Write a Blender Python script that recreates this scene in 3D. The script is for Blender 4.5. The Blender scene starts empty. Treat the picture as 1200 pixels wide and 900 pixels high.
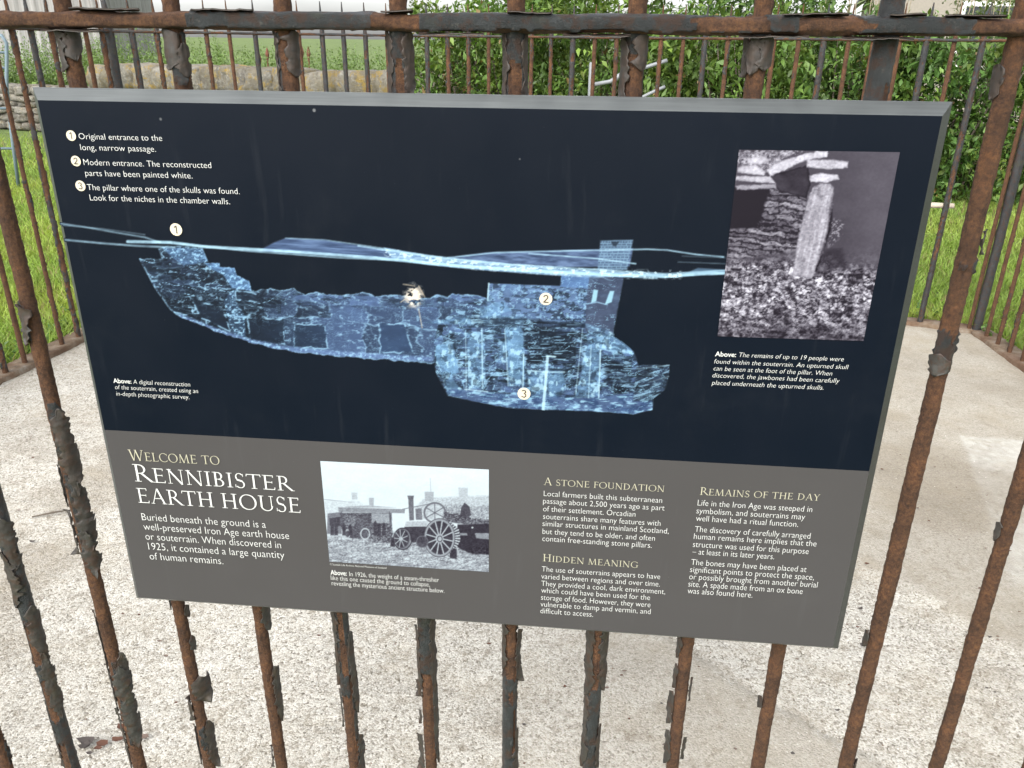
import bpy, math, random
import numpy as np
from mathutils import Matrix, Vector

# ------------------------------------------------------------------ camera, sky, sun, exposure
SC = bpy.context.scene
COL = SC.collection
EYE = 1.30
F_PX, PITCH, ROLL = 928.0, math.radians(23.1), math.radians(0.65)
cp, sp, cr, sr = math.cos(PITCH), math.sin(PITCH), math.cos(ROLL), math.sin(ROLL)
fwd = Vector((0, cp, -sp)); up0 = Vector((0, sp, cp)); rt0 = Vector((1, 0, 0))
rt = cr * rt0 + sr * up0; up = -sr * rt0 + cr * up0
cam_d = bpy.data.cameras.new('camera'); cam = bpy.data.objects.new('camera', cam_d); COL.objects.link(cam)
cam_d.sensor_width = 36.0; cam_d.lens = F_PX / 1200.0 * 36.0
cam_d.clip_start = 0.02; cam_d.clip_end = 3000
cam.matrix_world = Matrix(((rt.x, up.x, -fwd.x, 0), (rt.y, up.y, -fwd.y, 0), (rt.z, up.z, -fwd.z, EYE), (0, 0, 0, 1)))
SC.camera = cam

SUN_EL, SUN_AZ = math.radians(44), math.radians(205)      # azimuth clockwise from +Y: bright patch of cloud behind the camera
W = bpy.data.worlds.new('World'); SC.world = W; W.use_nodes = True
wt = W.node_tree; wt.nodes.clear()
wo = wt.nodes.new('ShaderNodeOutputWorld'); wb = wt.nodes.new('ShaderNodeBackground')
sky = wt.nodes.new('ShaderNodeTexSky'); sky.sky_type = 'NISHITA'; sky.sun_disc = False
sky.sun_elevation = SUN_EL; sky.sun_rotation = SUN_AZ; sky.air_density = 1.0; sky.dust_density = 3.0
hs = wt.nodes.new('ShaderNodeHueSaturation'); hs.inputs['Saturation'].default_value = 0.22
tc = wt.nodes.new('ShaderNodeTexCoord'); cn = wt.nodes.new('ShaderNodeTexNoise')
mp = wt.nodes.new('ShaderNodeMapping'); mp.inputs['Scale'].default_value = (1, 1, 3.2)
cn.inputs['Scale'].default_value = 2.2; cn.inputs['Detail'].default_value = 6
rm = wt.nodes.new('ShaderNodeMapRange'); rm.inputs['From Min'].default_value = 0.35; rm.inputs['From Max'].default_value = 0.65
rm.inputs['To Min'].default_value = 1.1; rm.inputs['To Max'].default_value = 1.75
vm = wt.nodes.new('ShaderNodeVectorMath'); vm.operation = 'SCALE'
wt.links.new(tc.outputs['Generated'], mp.inputs[0]); wt.links.new(mp.outputs[0], cn.inputs['Vector'])
wt.links.new(cn.outputs['Fac'], rm.inputs['Value']); wt.links.new(sky.outputs[0], hs.inputs['Color'])
wt.links.new(hs.outputs[0], vm.inputs[0]); wt.links.new(rm.outputs[0], vm.inputs['Scale'])
wt.links.new(vm.outputs[0], wb.inputs['Color']); wb.inputs['Strength'].default_value = 0.15
wt.links.new(wb.outputs[0], wo.inputs['Surface'])

sl = bpy.data.lights.new('sun', 'SUN'); so = bpy.data.objects.new('sun', sl); COL.objects.link(so)
sl.energy = 1.3; sl.angle = math.radians(50); sl.color = (1.0, 0.965, 0.91)
sd = Vector((math.sin(SUN_AZ) * math.cos(SUN_EL), math.cos(SUN_AZ) * math.cos(SUN_EL), math.sin(SUN_EL)))
so.rotation_euler = sd.to_track_quat('Z', 'Y').to_euler()
SC.view_settings.view_transform = 'Standard'; SC.view_settings.look = 'None'
SC.view_settings.exposure = 1.05; SC.view_settings.gamma = 1.0; SC.view_settings.use_curve_mapping = False

RNG = np.random.default_rng(7)
random.seed(5)

# ------------------------------------------------------------------ noise
def _h(ix, iy, iz, seed):
    n = (ix.astype(np.int64) * 374761393 + iy.astype(np.int64) * 668265263 + iz.astype(np.int64) * 2147483647 + seed * 1274126177) & 0xffffffff
    n = ((n ^ (n >> 13)) * 1274126177) & 0xffffffff
    n = ((n ^ (n >> 16)) * 2246822519) & 0xffffffff
    return ((n ^ (n >> 15)) & 0xffffff) / float(0xffffff)
def vn(x, y, z=0.0, seed=0):
    x, y, z = np.broadcast_arrays(np.asarray(x, float), np.asarray(y, float), np.asarray(z, float))
    ix, iy, iz = np.floor(x), np.floor(y), np.floor(z)
    fx, fy, fz = x - ix, y - iy, z - iz
    fx, fy, fz = [q * q * (3 - 2 * q) for q in (fx, fy, fz)]
    o = 0
    for a in (0, 1):
        for b in (0, 1):
            for c in (0, 1):
                w = (fx if a else 1 - fx) * (fy if b else 1 - fy) * (fz if c else 1 - fz)
                o = o + w * _h(ix + a, iy + b, iz + c, seed)
    return o
def fbm(x, y, z=0.0, seed=0, oct=4):
    o, a, s = 0, 0.5, 0
    for i in range(oct):
        f = 2.03 ** i
        o = o + a * vn(np.asarray(x) * f, np.asarray(y) * f, np.asarray(z) * f, seed + i * 17); s += a; a *= 0.5
    return o / s
def sstep(a, b, x):
    t = np.clip((x - a) / (b - a), 0, 1); return t * t * (3 - 2 * t)

# ------------------------------------------------------------------ object helpers
def tag(o, label=None, cat=None, group=None, kind=None):
    if label: o['label'] = label
    if cat: o['category'] = cat
    if group: o['group'] = group
    if kind: o['kind'] = kind
    return o
def empty(name, loc=(0, 0, 0), rz=0.0):
    o = bpy.data.objects.new(name, None); COL.objects.link(o)
    o.location = loc; o.rotation_euler = (0, 0, rz); o.empty_display_size = 0.1
    return o
def mesh_np(name, verts, faces, smooth=False):
    """verts Nx3, faces list of arrays (MxK) or one array"""
    me = bpy.data.meshes.new(name)
    verts = np.asarray(verts, np.float32)
    if isinstance(faces, np.ndarray): faces = [faces]
    faces = [np.asarray(f, np.int32) for f in faces if len(f)]
    me.vertices.add(len(verts)); me.vertices.foreach_set('co', verts.ravel())
    loops = np.concatenate([f.ravel() for f in faces])
    tot = np.concatenate([np.full(len(f), f.shape[1], np.int32) for f in faces])
    st = np.concatenate([[0], np.cumsum(tot)[:-1]]).astype(np.int32)
    me.loops.add(len(loops)); me.loops.foreach_set('vertex_index', loops)
    me.polygons.add(len(tot)); me.polygons.foreach_set('loop_start', st)
    if smooth: me.polygons.foreach_set('use_smooth', np.ones(len(tot), bool))
    me.update(calc_edges=True); me.validate()
    return me
def attr_color(me, name, rgb):
    a = me.color_attributes.new(name, 'FLOAT_COLOR', 'POINT')
    c = np.ones((len(me.vertices), 4), np.float32); c[:, :3] = rgb
    a.data.foreach_set('color', c.ravel())
def attr_float(me, name, v):
    a = me.attributes.new(name, 'FLOAT', 'POINT'); a.data.foreach_set('value', np.asarray(v, np.float32).ravel())
def add(name, me, mat=None, parent=None):
    o = bpy.data.objects.new(name, me); COL.objects.link(o)
    if mat: me.materials.append(mat)
    if parent: o.parent = parent
    return o
def grid_faces(nr, nc, wrap=False):
    r = np.arange(nr - 1)[:, None]; c = np.arange(nc if wrap else nc - 1)[None, :]
    c2 = (c + 1) % nc
    return np.stack([r * nc + c, r * nc + c2, (r + 1) * nc + c2, (r + 1) * nc + c], -1).reshape(-1, 4)
class MB:
    def __init__(s): s.v = []; s.f = []; s.n = 0
    def put(s, v, f):
        v = np.asarray(v, float); s.v.append(v); s.f.append([tuple(int(i) + s.n for i in q) for q in f]); s.n += len(v)
    def box(s, a, b, bev=0.0):
        (x0, y0, z0), (x1, y1, z1) = a, b
        v = [(x, y, z) for x in (x0, x1) for y in (y0, y1) for z in (z0, z1)]
        s.put(v, [(0, 1, 3, 2), (4, 6, 7, 5), (0, 4, 5, 1), (2, 3, 7, 6), (0, 2, 6, 4), (1, 5, 7, 3)])
    def tube(s, pts, rad, n=8):
        pts = [Vector(p) for p in pts]; rad = rad if hasattr(rad, '__len__') else [rad] * len(pts)
        V = []; F = []
        for i, p in enumerate(pts):
            d = (pts[min(i + 1, len(pts) - 1)] - pts[max(i - 1, 0)]).normalized()
            a = d.cross(Vector((0.31, 0.17, 0.93))); a = a if a.length > 1e-3 else d.cross(Vector((1, 0, 0))); a.normalize(); b = d.cross(a)
            for k in range(n):
                t = 2 * math.pi * k / n; V.append(p + (a * math.cos(t) + b * math.sin(t)) * rad[i])
        for i in range(len(pts) - 1):
            for k in range(n): F.append((i * n + k, i * n + (k + 1) % n, (i + 1) * n + (k + 1) % n, (i + 1) * n + k))
        F.append(tuple(range(n))[::-1]); F.append(tuple((len(pts) - 1) * n + k for k in range(n)))
        s.put([tuple(q) for q in V], F)
    def mesh(s, name, smooth=False):
        me = bpy.data.meshes.new(name)
        me.from_pydata(np.concatenate(s.v).tolist(), [], [q for L in s.f for q in L])
        if smooth: me.polygons.foreach_set('use_smooth', np.ones(len(me.polygons), bool))
        me.update(); return me
    def build(s, name, mat=None, parent=None, smooth=False): return add(name, s.mesh(name, smooth), mat, parent)

# ------------------------------------------------------------------ materials
def lin(r, g, b):
    return tuple(((c / 255.0) / 12.92 if c / 255.0 <= 0.04045 else ((c / 255.0 + 0.055) / 1.055) ** 2.4) for c in (r, g, b))
class NT:
    def __init__(s, name):
        s.m = bpy.data.materials.new(name); s.m.use_nodes = True; s.t = s.m.node_tree; s.t.nodes.clear()
        s.out = s.n('ShaderNodeOutputMaterial'); s.b = s.n('ShaderNodeBsdfPrincipled'); s.l(s.b.outputs[0], s.out.inputs['Surface'])
    def n(s, k, **kw):
        q = s.t.nodes.new(k)
        for a, v in kw.items(): setattr(q, a, v)
        return q
    def l(s, a, b): s.t.links.new(a, b)
    def coord(s): return s.n('ShaderNodeTexCoord').outputs['Object']
    def noise(s, scale, detail=4, rough=0.55, vec=None, dist=0.0):
        q = s.n('ShaderNodeTexNoise'); q.inputs['Scale'].default_value = scale; q.inputs['Detail'].default_value = detail
        q.inputs['Roughness'].default_value = rough; q.inputs['Distortion'].default_value = dist
        s.l(vec or s.coord(), q.inputs['Vector']); return q.outputs['Fac']
    def voro(s, scale, feat='F1', out='Distance', vec=None):
        q = s.n('ShaderNodeTexVoronoi', feature=feat); q.inputs['Scale'].default_value = scale
        s.l(vec or s.coord(), q.inputs['Vector']); return q.outputs[out]
    def ramp(s, fac, stops, interp='LINEAR'):
        q = s.n('ShaderNodeValToRGB'); e = q.color_ramp.elements; q.color_ramp.interpolation = interp
        while len(e) < len(stops): e.new(0.5)
        for i, (p, c) in enumerate(stops):
            e[i].position = p; e[i].color = (*c, 1) if hasattr(c, '__len__') else (c, c, c, 1)
        s.l(fac, q.inputs[0]); return q.outputs[0]
    def mix(s, fac, a, b, mode='MIX'):
        q = s.n('ShaderNodeMix', data_type='RGBA', blend_type=mode)
        for sock, v in ((q.inputs[0], fac), (q.inputs[6], a), (q.inputs[7], b)):
            if isinstance(v, (int, float)): sock.default_value = v
            elif isinstance(v, tuple): sock.default_value = (*v, 1)
            else: s.l(v, sock)
        return q.outputs[2]
    def math(s, op, a, b=0.0):
        q = s.n('ShaderNodeMath', operation=op)
        for sock, v in ((q.inputs[0], a), (q.inputs[1], b)):
            if isinstance(v, (int, float)): sock.default_value = v
            else: s.l(v, sock)
        return q.outputs[0]
    def attr(s, name, out='Fac'):
        q = s.n('ShaderNodeAttribute'); q.attribute_name = name; return q.outputs[out]
    def set(s, **kw):
        for k, v in kw.items():
            sock = s.b.inputs[k.replace('_', ' ')]
            if isinstance(v, (int, float)): sock.default_value = v
            elif isinstance(v, tuple): sock.default_value = (*v, 1)
            else: s.l(v, sock)
        return s
    def bump(s, h, strength=0.5, dist=0.01):
        q = s.n('ShaderNodeBump'); q.inputs['Strength'].default_value = strength; q.inputs['Distance'].default_value = dist
        s.l(h, q.inputs['Height']); s.l(q.outputs[0], s.b.inputs['Normal']); return s

def mat_plain(name, col, rough=0.6, metal=0.0, var=0.12, scale=8.0, spec=0.4):
    m = NT(name); c = m.mix(m.noise(scale, 5), tuple(q * (1 - var) for q in col), tuple(min(1, q * (1 + var)) for q in col))
    m.set(Base_Color=c, Roughness=rough, Metallic=metal); m.b.inputs['Specular IOR Level'].default_value = spec
    return m.m

def rust_nodes(m):
    a = m.ramp(m.noise(230, 7, 0.85), [(0.28, (0.012, 0.0075, 0.006)), (0.46, (0.066, 0.031, 0.0165)), (0.62, (0.128, 0.060, 0.026)), (0.8, (0.21, 0.105, 0.044))])
    b = m.ramp(m.noise(30, 6, 0.7), [(0.3, (0.50, 0.50, 0.54)), (0.5, (0.95, 0.95, 0.95)), (0.72, (1.45, 1.35, 1.2))])
    return m.mix(1.0, a, b, 'MULTIPLY')
def paint_nodes(m, base=(0.024, 0.0265, 0.0275)):
    c = m.ramp(m.noise(45, 7, 0.75), [(0.28, tuple(q * 0.5 for q in base)), (0.5, base), (0.72, tuple(q * 1.9 for q in base))])
    st = m.n('ShaderNodeMapping'); st.inputs['Scale'].default_value = (260, 260, 30); m.l(m.coord(), st.inputs[0])
    c = m.mix(m.ramp(m.noise(1.0, 5, 0.7, st.outputs[0]), [(0.58, 0.0), (0.70, 0.55)]), c, (0.016, 0.014, 0.013))
    c = m.mix(m.ramp(m.noise(150, 5, 0.7), [(0.60, 0.0), (0.68, 0.75)]), c, (0.085, 0.08, 0.072))
    c = m.mix(m.ramp(m.noise(70, 6, 0.75), [(0.50, 0.0), (0.57, 0.85)]), c, (0.040, 0.0205, 0.013))
    return m.mix(m.ramp(m.noise(19, 4, 0.6), [(0.56, 0.0), (0.7, 0.6)]), c, (0.045, 0.047, 0.027))
def mat_iron(name, base=(0.024, 0.0265, 0.0275)):
    m = NT(name)
    p = m.attr('paint')
    # ragged shader edge on top of the modelled one
    edge = m.math('ADD', p, m.math('MULTIPLY', m.math('SUBTRACT', m.noise(420, 3), 0.5), 0.7))
    k = m.ramp(edge, [(0.46, 0.0), (0.54, 1.0)])
    c = m.mix(k, rust_nodes(m), paint_nodes(m, base))
    m.set(Base_Color=c, Roughness=m.ramp(k, [(0, 0.92), (1, 0.50)]))
    m.b.inputs['Specular IOR Level'].default_value = 0.4
    m.bump(m.noise(380, 6, 0.85), 1.0, 0.0032)
    return m.m
M_IRON = mat_iron('rusted_iron')
M_IRON_FAR = mat_iron('weathered_iron', (0.022, 0.024, 0.026))
def mat_flake():
    m = NT('peeling_paint'); g = m.n('ShaderNodeNewGeometry')
    outer = paint_nodes(m, (0.031, 0.0305, 0.028)); inner = m.ramp(m.noise(120, 5), [(0.3, (0.013, 0.010, 0.0085)), (0.7, (0.046, 0.028, 0.019))])
    m.set(Base_Color=m.mix(m.attr('inner'), outer, inner), Roughness=0.62); m.bump(m.noise(300, 4), 0.5, 0.001)
    return m.m
M_FLAKE = mat_flake()

def mat_vcol(name, rough=0.45, spec=0.4, attr='Col', gain=None):
    m = NT(name); m.set(Base_Color=m.attr(attr, 'Color'), Roughness=rough); m.b.inputs['Specular IOR Level'].default_value = spec
    return m.m
M_PRINT = mat_vcol('printed_ink', 0.42, 0.14)
def mat_leaf(name, tr=0.35, rough=0.5):
    m = NT(name); c = m.attr('Col', 'Color')
    m.set(Base_Color=c, Roughness=rough); m.b.inputs['Specular IOR Level'].default_value = 0.35
    t = m.n('ShaderNodeBsdfTranslucent'); mx = m.n('ShaderNodeMixShader'); mx.inputs[0].default_value = tr
    g = m.mix(1.0, c, (1.25, 1.3, 0.7), 'MULTIPLY')
    m.l(g, t.inputs['Color']); m.l(m.b.outputs[0], mx.inputs[1]); m.l(t.outputs[0], mx.inputs[2]); m.l(mx.outputs[0], m.out.inputs['Surface'])
    return m.m
M_LEAF = mat_leaf('leaf_green', 0.24); M_GRASS = mat_leaf('grass_blade', 0.4, 0.6)
M_BARK = mat_plain('grey_bark', (0.11, 0.09, 0.07), 0.9, var=0.4, scale=20)
M_GALV = mat_plain('galvanised_steel', (0.19, 0.20, 0.21), 0.5, 0.1, 0.15, 30)
M_BLUESTEEL = mat_plain('pale_blue_steel', (0.15, 0.20, 0.235), 0.5, 0.1, 0.15, 30)

# ------------------------------------------------------------------ layout (metres; camera over the origin, looking along +Y)
FY = math.radians(5.82)
TV = Vector((math.cos(FY), -math.sin(FY), 0)); NV = Vector((math.sin(FY), math.cos(FY), 0))
SPACING, FD, OFF, LEAN = 0.11, 0.7955, -0.709, -0.0050
NL, NR = (-2.45, 1.049), (2.10, 0.585)
A_, M_, N_, B_ = (-1.93, 4.10), (-0.57, 4.62), (1.00, 4.34), (2.31, 3.745)
RING = np.array([NL, A_, M_, N_, B_, NR])
def inpoly(X, Y, P):
    P = np.asarray(P, float); r = np.zeros(np.shape(X), bool); n = len(P)
    for i in range(n):
        x0, y0 = P[i]; x1, y1 = P[(i + 1) % n]
        if y0 == y1: continue
        r ^= ((Y >= min(y0, y1)) & (Y < max(y0, y1)) & (X < x0 + (Y - y0) * (x1 - x0) / (y1 - y0)))
    return r
def dpoly(X, Y, P, closed=False):
    P = np.asarray(P, float); d = np.full(np.shape(X), 1e9)
    for i in range(len(P) - (0 if closed else 1)):
        a = P[i]; b = P[(i + 1) % len(P)]; e = b - a; L = max(e @ e, 1e-12)
        t = np.clip(((X - a[0]) * e[0] + (Y - a[1]) * e[1]) / L, 0, 1)
        d = np.minimum(d, np.hypot(X - a[0] - t * e[0], Y - a[1] - t * e[1]))
    return d

# ------------------------------------------------------------------ ground
def ground_z(r):
    return -0.012 + 2.0 * sstep(22, 130, r) + 2.0 * sstep(130, 900, r)
rr = np.concatenate([[0.0], np.geomspace(0.4, 1500, 90)]); na = 120
aa = np.linspace(0, 2 * np.pi, na, endpoint=False)
V = np.stack([rr[:, None] * np.cos(aa), rr[:, None] * np.sin(aa), np.repeat(ground_z(rr)[:, None], na, 1)], -1).reshape(-1, 3)
m = NT('meadow_soil_and_grass')
gcol = m.ramp(m.noise(0.9, 6, 0.6), [(0.3, (0.070, 0.115, 0.020)), (0.55, (0.11, 0.165, 0.030)), (0.75, (0.14, 0.18, 0.045))])
gcol = m.mix(m.ramp(m.noise(60, 4), [(0.35, 0.55), (0.65, 0.0)]), gcol, (0.035, 0.045, 0.014))
m.set(Base_Color=gcol, Roughness=0.95); m.bump(m.noise(90, 4), 0.6, 0.02)
tag(add('ground', mesh_np('ground', V, grid_faces(len(rr), na, True), True), m.m), kind='structure')

# floor of the enclosure: cast concrete with white grit, one fine sheet
xs = np.arange(-2.50, 2.40, 0.0115); ys = np.arange(0.50, 4.66, 0.0115)
GX, GY = np.meshgrid(xs, ys); nc = len(xs)
ins = inpoly(GX, GY, RING)
SLAB = [(-0.30, 0.40), (-0.192, 1.13), (-0.05, 1.30), (0.05, 1.50), (0.12, 1.66), (0.24, 1.66), (0.36, 1.53), (0.46, 1.42), (0.58, 1.29), (0.72, 1.17), (1.3, 0.45)]
BACK = [(0.70, 2.45), (0.865, 2.076), (0.954, 1.837), (1.057, 1.655), (1.195, 1.443), (1.9, 0.6), (2.6, 0.6), (2.6, 4.3), (1.2, 4.6), (0.4, 4.7), (0.3, 3.3)]
PALE = [(1.640, 2.60), (1.86, 2.555), (2.4, 2.42), (2.4, 1.55), (1.33, 1.72)]
wx = (fbm(GX * 9, GY * 9, 0, 3) - 0.5) * 0.10; wy = (fbm(GX * 9, GY * 9, 0, 9) - 0.5) * 0.10
def soft(P, w, warp=1.0, rough=1.0):
    X, Y = GX + wx * warp, GY + wy * warp
    d = dpoly(X, Y, P, True); s = np.where(inpoly(X, Y, P), d, -d)
    return sstep(-0.8, 0.8, s / (w * (1 + 1.2 * rough)) + rough * (2.4 * (fbm(GX * 55, GY * 55, 0, 15, 3) - 0.5) + 1.6 * (fbm(GX * 14, GY * 14, 0, 16, 3) - 0.5)))
a_slab = soft(SLAB, 0.012, 0.5); a_back = soft(BACK, 0.02, 0.9, 0.7); a_pale = soft(PALE, 0.010, 0.2, 0.25)
left_blend = sstep(0.08, -0.22, GX) * sstep(1.9, 1.2, GY)
a_slab = a_slab * (1 - 0.75 * left_blend)
a_slab = a_slab * (0.35 + 0.65 * sstep(0.0, 0.5, GX + 0.35 * (fbm(GX * 4, GY * 4, 0, 77) - 0.5)))
smooth_f = np.clip(np.maximum(a_slab, a_back), 0, 1)
crack = np.exp(-(dpoly(GX + wx * 0.2, GY + wy * 0.2, [(0.36, 1.53), (0.46, 1.42), (0.58, 1.29), (0.72, 1.17), (1.3, 0.45)]) / 0.006) ** 2)
hz = (fbm(GX * 3, GY * 3, 0, 21) - 0.5) * 0.012 + (1 - smooth_f) * ((fbm(GX * 70, GY * 70, 0, 31, 3) - 0.5) * 0.008) + smooth_f * 0.003 - crack * 0.006 \
     + smooth_f * (fbm(GX * 60, GY * 60, 0, 35, 3) - 0.5) * 0.002
dirt = sstep(0.54, 0.70, fbm(GX * 2.3, GY * 2.3, 0, 51, 5)) * 0.8 + np.exp(-(dpoly(GX, GY, [NL, A_, M_, N_, B_, NR]) / 0.10) ** 2) * sstep(0.3, 0.6, fbm(GX * 8, GY * 8, 0, 57)) * 0.9 + crack * 0.5
idx = -np.ones(GX.shape, int); idx[ins] = np.arange(ins.sum())
q = ins[:-1, :-1] & ins[:-1, 1:] & ins[1:, 1:] & ins[1:, :-1]
fc = np.stack([idx[:-1, :-1][q], idx[:-1, 1:][q], idx[1:, 1:][q], idx[1:, :-1][q]], -1)
me = mesh_np('concrete_floor', np.stack([GX[ins], GY[ins], hz[ins] + 0.006], -1), fc, True)
attr_float(me, 'smoothness', smooth_f[ins]); attr_float(me, 'pale', a_pale[ins]); attr_float(me, 'dirt', dirt[ins]); attr_float(me, 'back', a_back[ins])
m = NT('grit_faced_concrete')
co = m.coord()
sm, pl, dt, bk = m.attr('smoothness'), m.attr('pale'), m.attr('dirt'), m.attr('back')
cell = m.n('ShaderNodeTexVoronoi'); cell.inputs['Scale'].default_value = 250; m.l(co, cell.inputs['Vector'])
grit = m.ramp(cell.outputs['Color'], [(0.10, (0.11, 0.094, 0.074)), (0.30, (0.235, 0.212, 0.172)), (0.52, (0.37, 0.348, 0.30)), (0.85, (0.56, 0.54, 0.49))])
grit = m.mix(m.ramp(m.noise(95, 5, 0.7), [(0.42, 0.0), (0.62, 0.75)]), grit, (0.54, 0.52, 0.475))
grit = m.mix(m.ramp(m.noise(210, 4, 0.7), [(0.30, 0.75), (0.42, 0.0)]), grit, (0.14, 0.122, 0.10))
beige = m.ramp(m.noise(110, 8, 1.0), [(0.28, (0.19, 0.168, 0.135)), (0.5, (0.315, 0.285, 0.235)), (0.72, (0.41, 0.38, 0.325))])
spk = m.n('ShaderNodeTexVoronoi'); spk.inputs['Scale'].default_value = 105; m.l(co, spk.inputs['Vector'])
spot = m.math('MULTIPLY', m.ramp(spk.outputs['Distance'], [(0.14, 1.0), (0.28, 0.0)]), m.ramp(spk.outputs['Color'], [(0.50, 0.0), (0.62, 1.0)]))
beige = m.mix(m.math('MULTIPLY', spot, 0.8), beige, (0.58, 0.55, 0.49))
beige = m.mix(m.math('MULTIPLY', bk, m.ramp(m.noise(4, 4), [(0.3, 0.65), (0.7, 0.3)])), beige, (0.20, 0.175, 0.135))
floor = m.mix(m.math('MULTIPLY', sm, 0.70), grit, beige)
plc = m.ramp(m.noise(40, 5), [(0.3, (0.33, 0.315, 0.28)), (0.7, (0.46, 0.445, 0.405))])
floor = m.mix(m.math('MULTIPLY', pl, 0.85), floor, plc)
floor = m.mix(m.math('MULTIPLY', dt, 0.55), floor, m.ramp(m.noise(140, 4), [(0.3, (0.12, 0.095, 0.065)), (0.7, (0.26, 0.22, 0.16))]))
floor = m.mix(m.ramp(m.noise(3.5, 8, 0.75), [(0.47, 0.0), (0.68, 0.55)]), floor, (0.255, 0.218, 0.158))
floor = m.mix(m.ramp(m.noise(26, 6, 0.75), [(0.55, 0.0), (0.68, 0.6)]), floor, (0.18, 0.15, 0.108))
floor = m.mix(1.0, floor, m.ramp(m.noise(1.7, 7, 0.7), [(0.32, (0.84, 0.825, 0.80)), (0.60, (1.06, 1.06, 1.05))]), 'MULTIPLY')
m.set(Base_Color=floor, Roughness=0.9)
hgt = m.math('ADD', m.math('MULTIPLY', cell.outputs['Distance'], -0.9), m.noise(260, 5, 0.7))
m.bump(hgt, 0.75, 0.0022)
tag(add('concrete_floor', me, m.m), kind='structure')

# kerb that the railings stand on
def ribbon_kerb(path, w0, w1, z0, z1, step=0.02, seed=1):
    P = [np.array(path[0], float)]
    for a, b in zip(path, path[1:]):
        a, b = np.array(a, float), np.array(b, float); n_ = max(2, int(np.linalg.norm(b - a) / step))
        P += [a + (b - a) * (i / n_) for i in range(1, n_ + 1)]
    P = np.array(P); T = np.gradient(P, axis=0); T /= np.linalg.norm(T, axis=1)[:, None]; Nn = np.stack([-T[:, 1], T[:, 0]], 1)
    s = np.concatenate([[0], np.cumsum(np.linalg.norm(np.diff(P, axis=0), axis=1))])
    prof = [(w0, z0), (w0, z1 - 0.006), (w0 + 0.006, z1), (w0 + (w1 - w0) * 0.35, z1 + 0.002), (w0 + (w1 - w0) * 0.7, z1), (w1 - 0.006, z1), (w1, z1 - 0.006), (w1, z0)]
    V = []
    for j, (w, z) in enumerate(prof):
        jw = (fbm(s * 14, j * 3.1, 0, seed) - 0.5) * 0.016; jz = (fbm(s * 11, j * 2.3, 0, seed + 5) - 0.5) * 0.010 * (z > z0)
        V.append(np.column_stack([P + Nn * (w + jw)[:, None], z + jz]))
    V = np.stack(V, 1).reshape(-1, 3)
    return mesh_np('kerb', V, grid_faces(len(P), len(prof))[:, ::-1], True)
def mat_kerb():
    m = NT('stained_kerb')
    c = m.ramp(m.noise(18, 6, 0.7), [(0.30, (0.06, 0.046, 0.032)), (0.48, (0.13, 0.088, 0.055)), (0.62, (0.18, 0.145, 0.11)), (0.8, (0.27, 0.25, 0.21))])
    c = m.mix(m.ramp(m.noise(7, 5, 0.6), [(0.45, 0.0), (0.6, 0.75)]), c, (0.085, 0.04, 0.02))
    m.set(Base_Color=c, Roughness=0.93); m.bump(m.noise(140, 5, 0.7), 0.8, 0.004); return m.m
kp = [NL, A_, M_, N_, B_, NR]
tag(add('kerb', ribbon_kerb(kp, -0.030, 0.075, -0.02, 0.028), mat_kerb()), kind='structure')
tag(add('kerb', ribbon_kerb([NR, NL], -0.03, 0.075, -0.02, 0.026, seed=9), mat_kerb()), kind='structure')

# grit and pebbles lying on the white rough part of the floor
def scatter_stones(n, seed):
    r = np.random.default_rng(seed)
    x = r.uniform(-2.3, 2.2, n * 3); y = 1.05 + 3.3 * r.beta(1.1, 2.2, n * 3)
    ok = inpoly(x, y, RING) & (dpoly(x, y, RING, True) > 0.05)
    gi = np.clip(((y - ys[0]) / 0.0115).astype(int), 0, len(ys) - 1); gj = np.clip(((x - xs[0]) / 0.0115).astype(int), 0, nc - 1)
    ok &= r.random(len(x)) > smooth_f[gi, gj] * 0.93
    sel = np.where(ok)[0][:n]; x, y = x[sel], y[sel]; z = hz[gi[sel], gj[sel]] + 0.006; n = len(sel)
    s = 0.0009 + 0.0022 * r.random(n) ** 3
    base = np.array([(1, 0, 0), (0, 1, 0), (-1, 0, 0), (0, -1, 0), (0, 0, 0.75), (0, 0, -0.6)], float)
    ang = r.uniform(0, 6.28, n); jit = r.uniform(0.6, 1.3, (n, 6, 1))
    b = base[None] * jit; ca, sa = np.cos(ang)[:, None], np.sin(ang)[:, None]
    bx = b[:, :, 0] * ca - b[:, :, 1] * sa; by = b[:, :, 0] * sa + b[:, :, 1] * ca
    V = np.stack([x[:, None] + bx * s[:, None], y[:, None] + by * s[:, None] * 0.8, z[:, None] + b[:, :, 2] * s[:, None] * 0.8], -1).reshape(-1, 3)
    t = np.array([(0, 1, 4), (1, 2, 4), (2, 3, 4), (3, 0, 4), (1, 0, 5), (2, 1, 5), (3, 2, 5), (0, 3, 5)])
    Fc = (t[None] + (np.arange(n) * 6)[:, None, None]).reshape(-1, 3)
    me = mesh_np('gravel_grit', V, Fc, True)
    g = r.random(n); c = np.where(g[:, None] < 0.80, np.array([[0.47, 0.448, 0.40]]) * r.uniform(0.75, 1.1, (n, 1)),
                  np.where(g[:, None] < 0.93, np.array([[0.28, 0.26, 0.23]]), np.array([[0.16, 0.10, 0.07]])))
    attr_color(me, 'Col', np.repeat(c, 6, 0)); return me
tag(add('gravel_grit', scatter_stones(30000, 3), mat_vcol('grit', 0.9, 0.2)),
    'fine pale grit and small stones loose on the white concrete floor', 'grit', kind='stuff')
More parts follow.
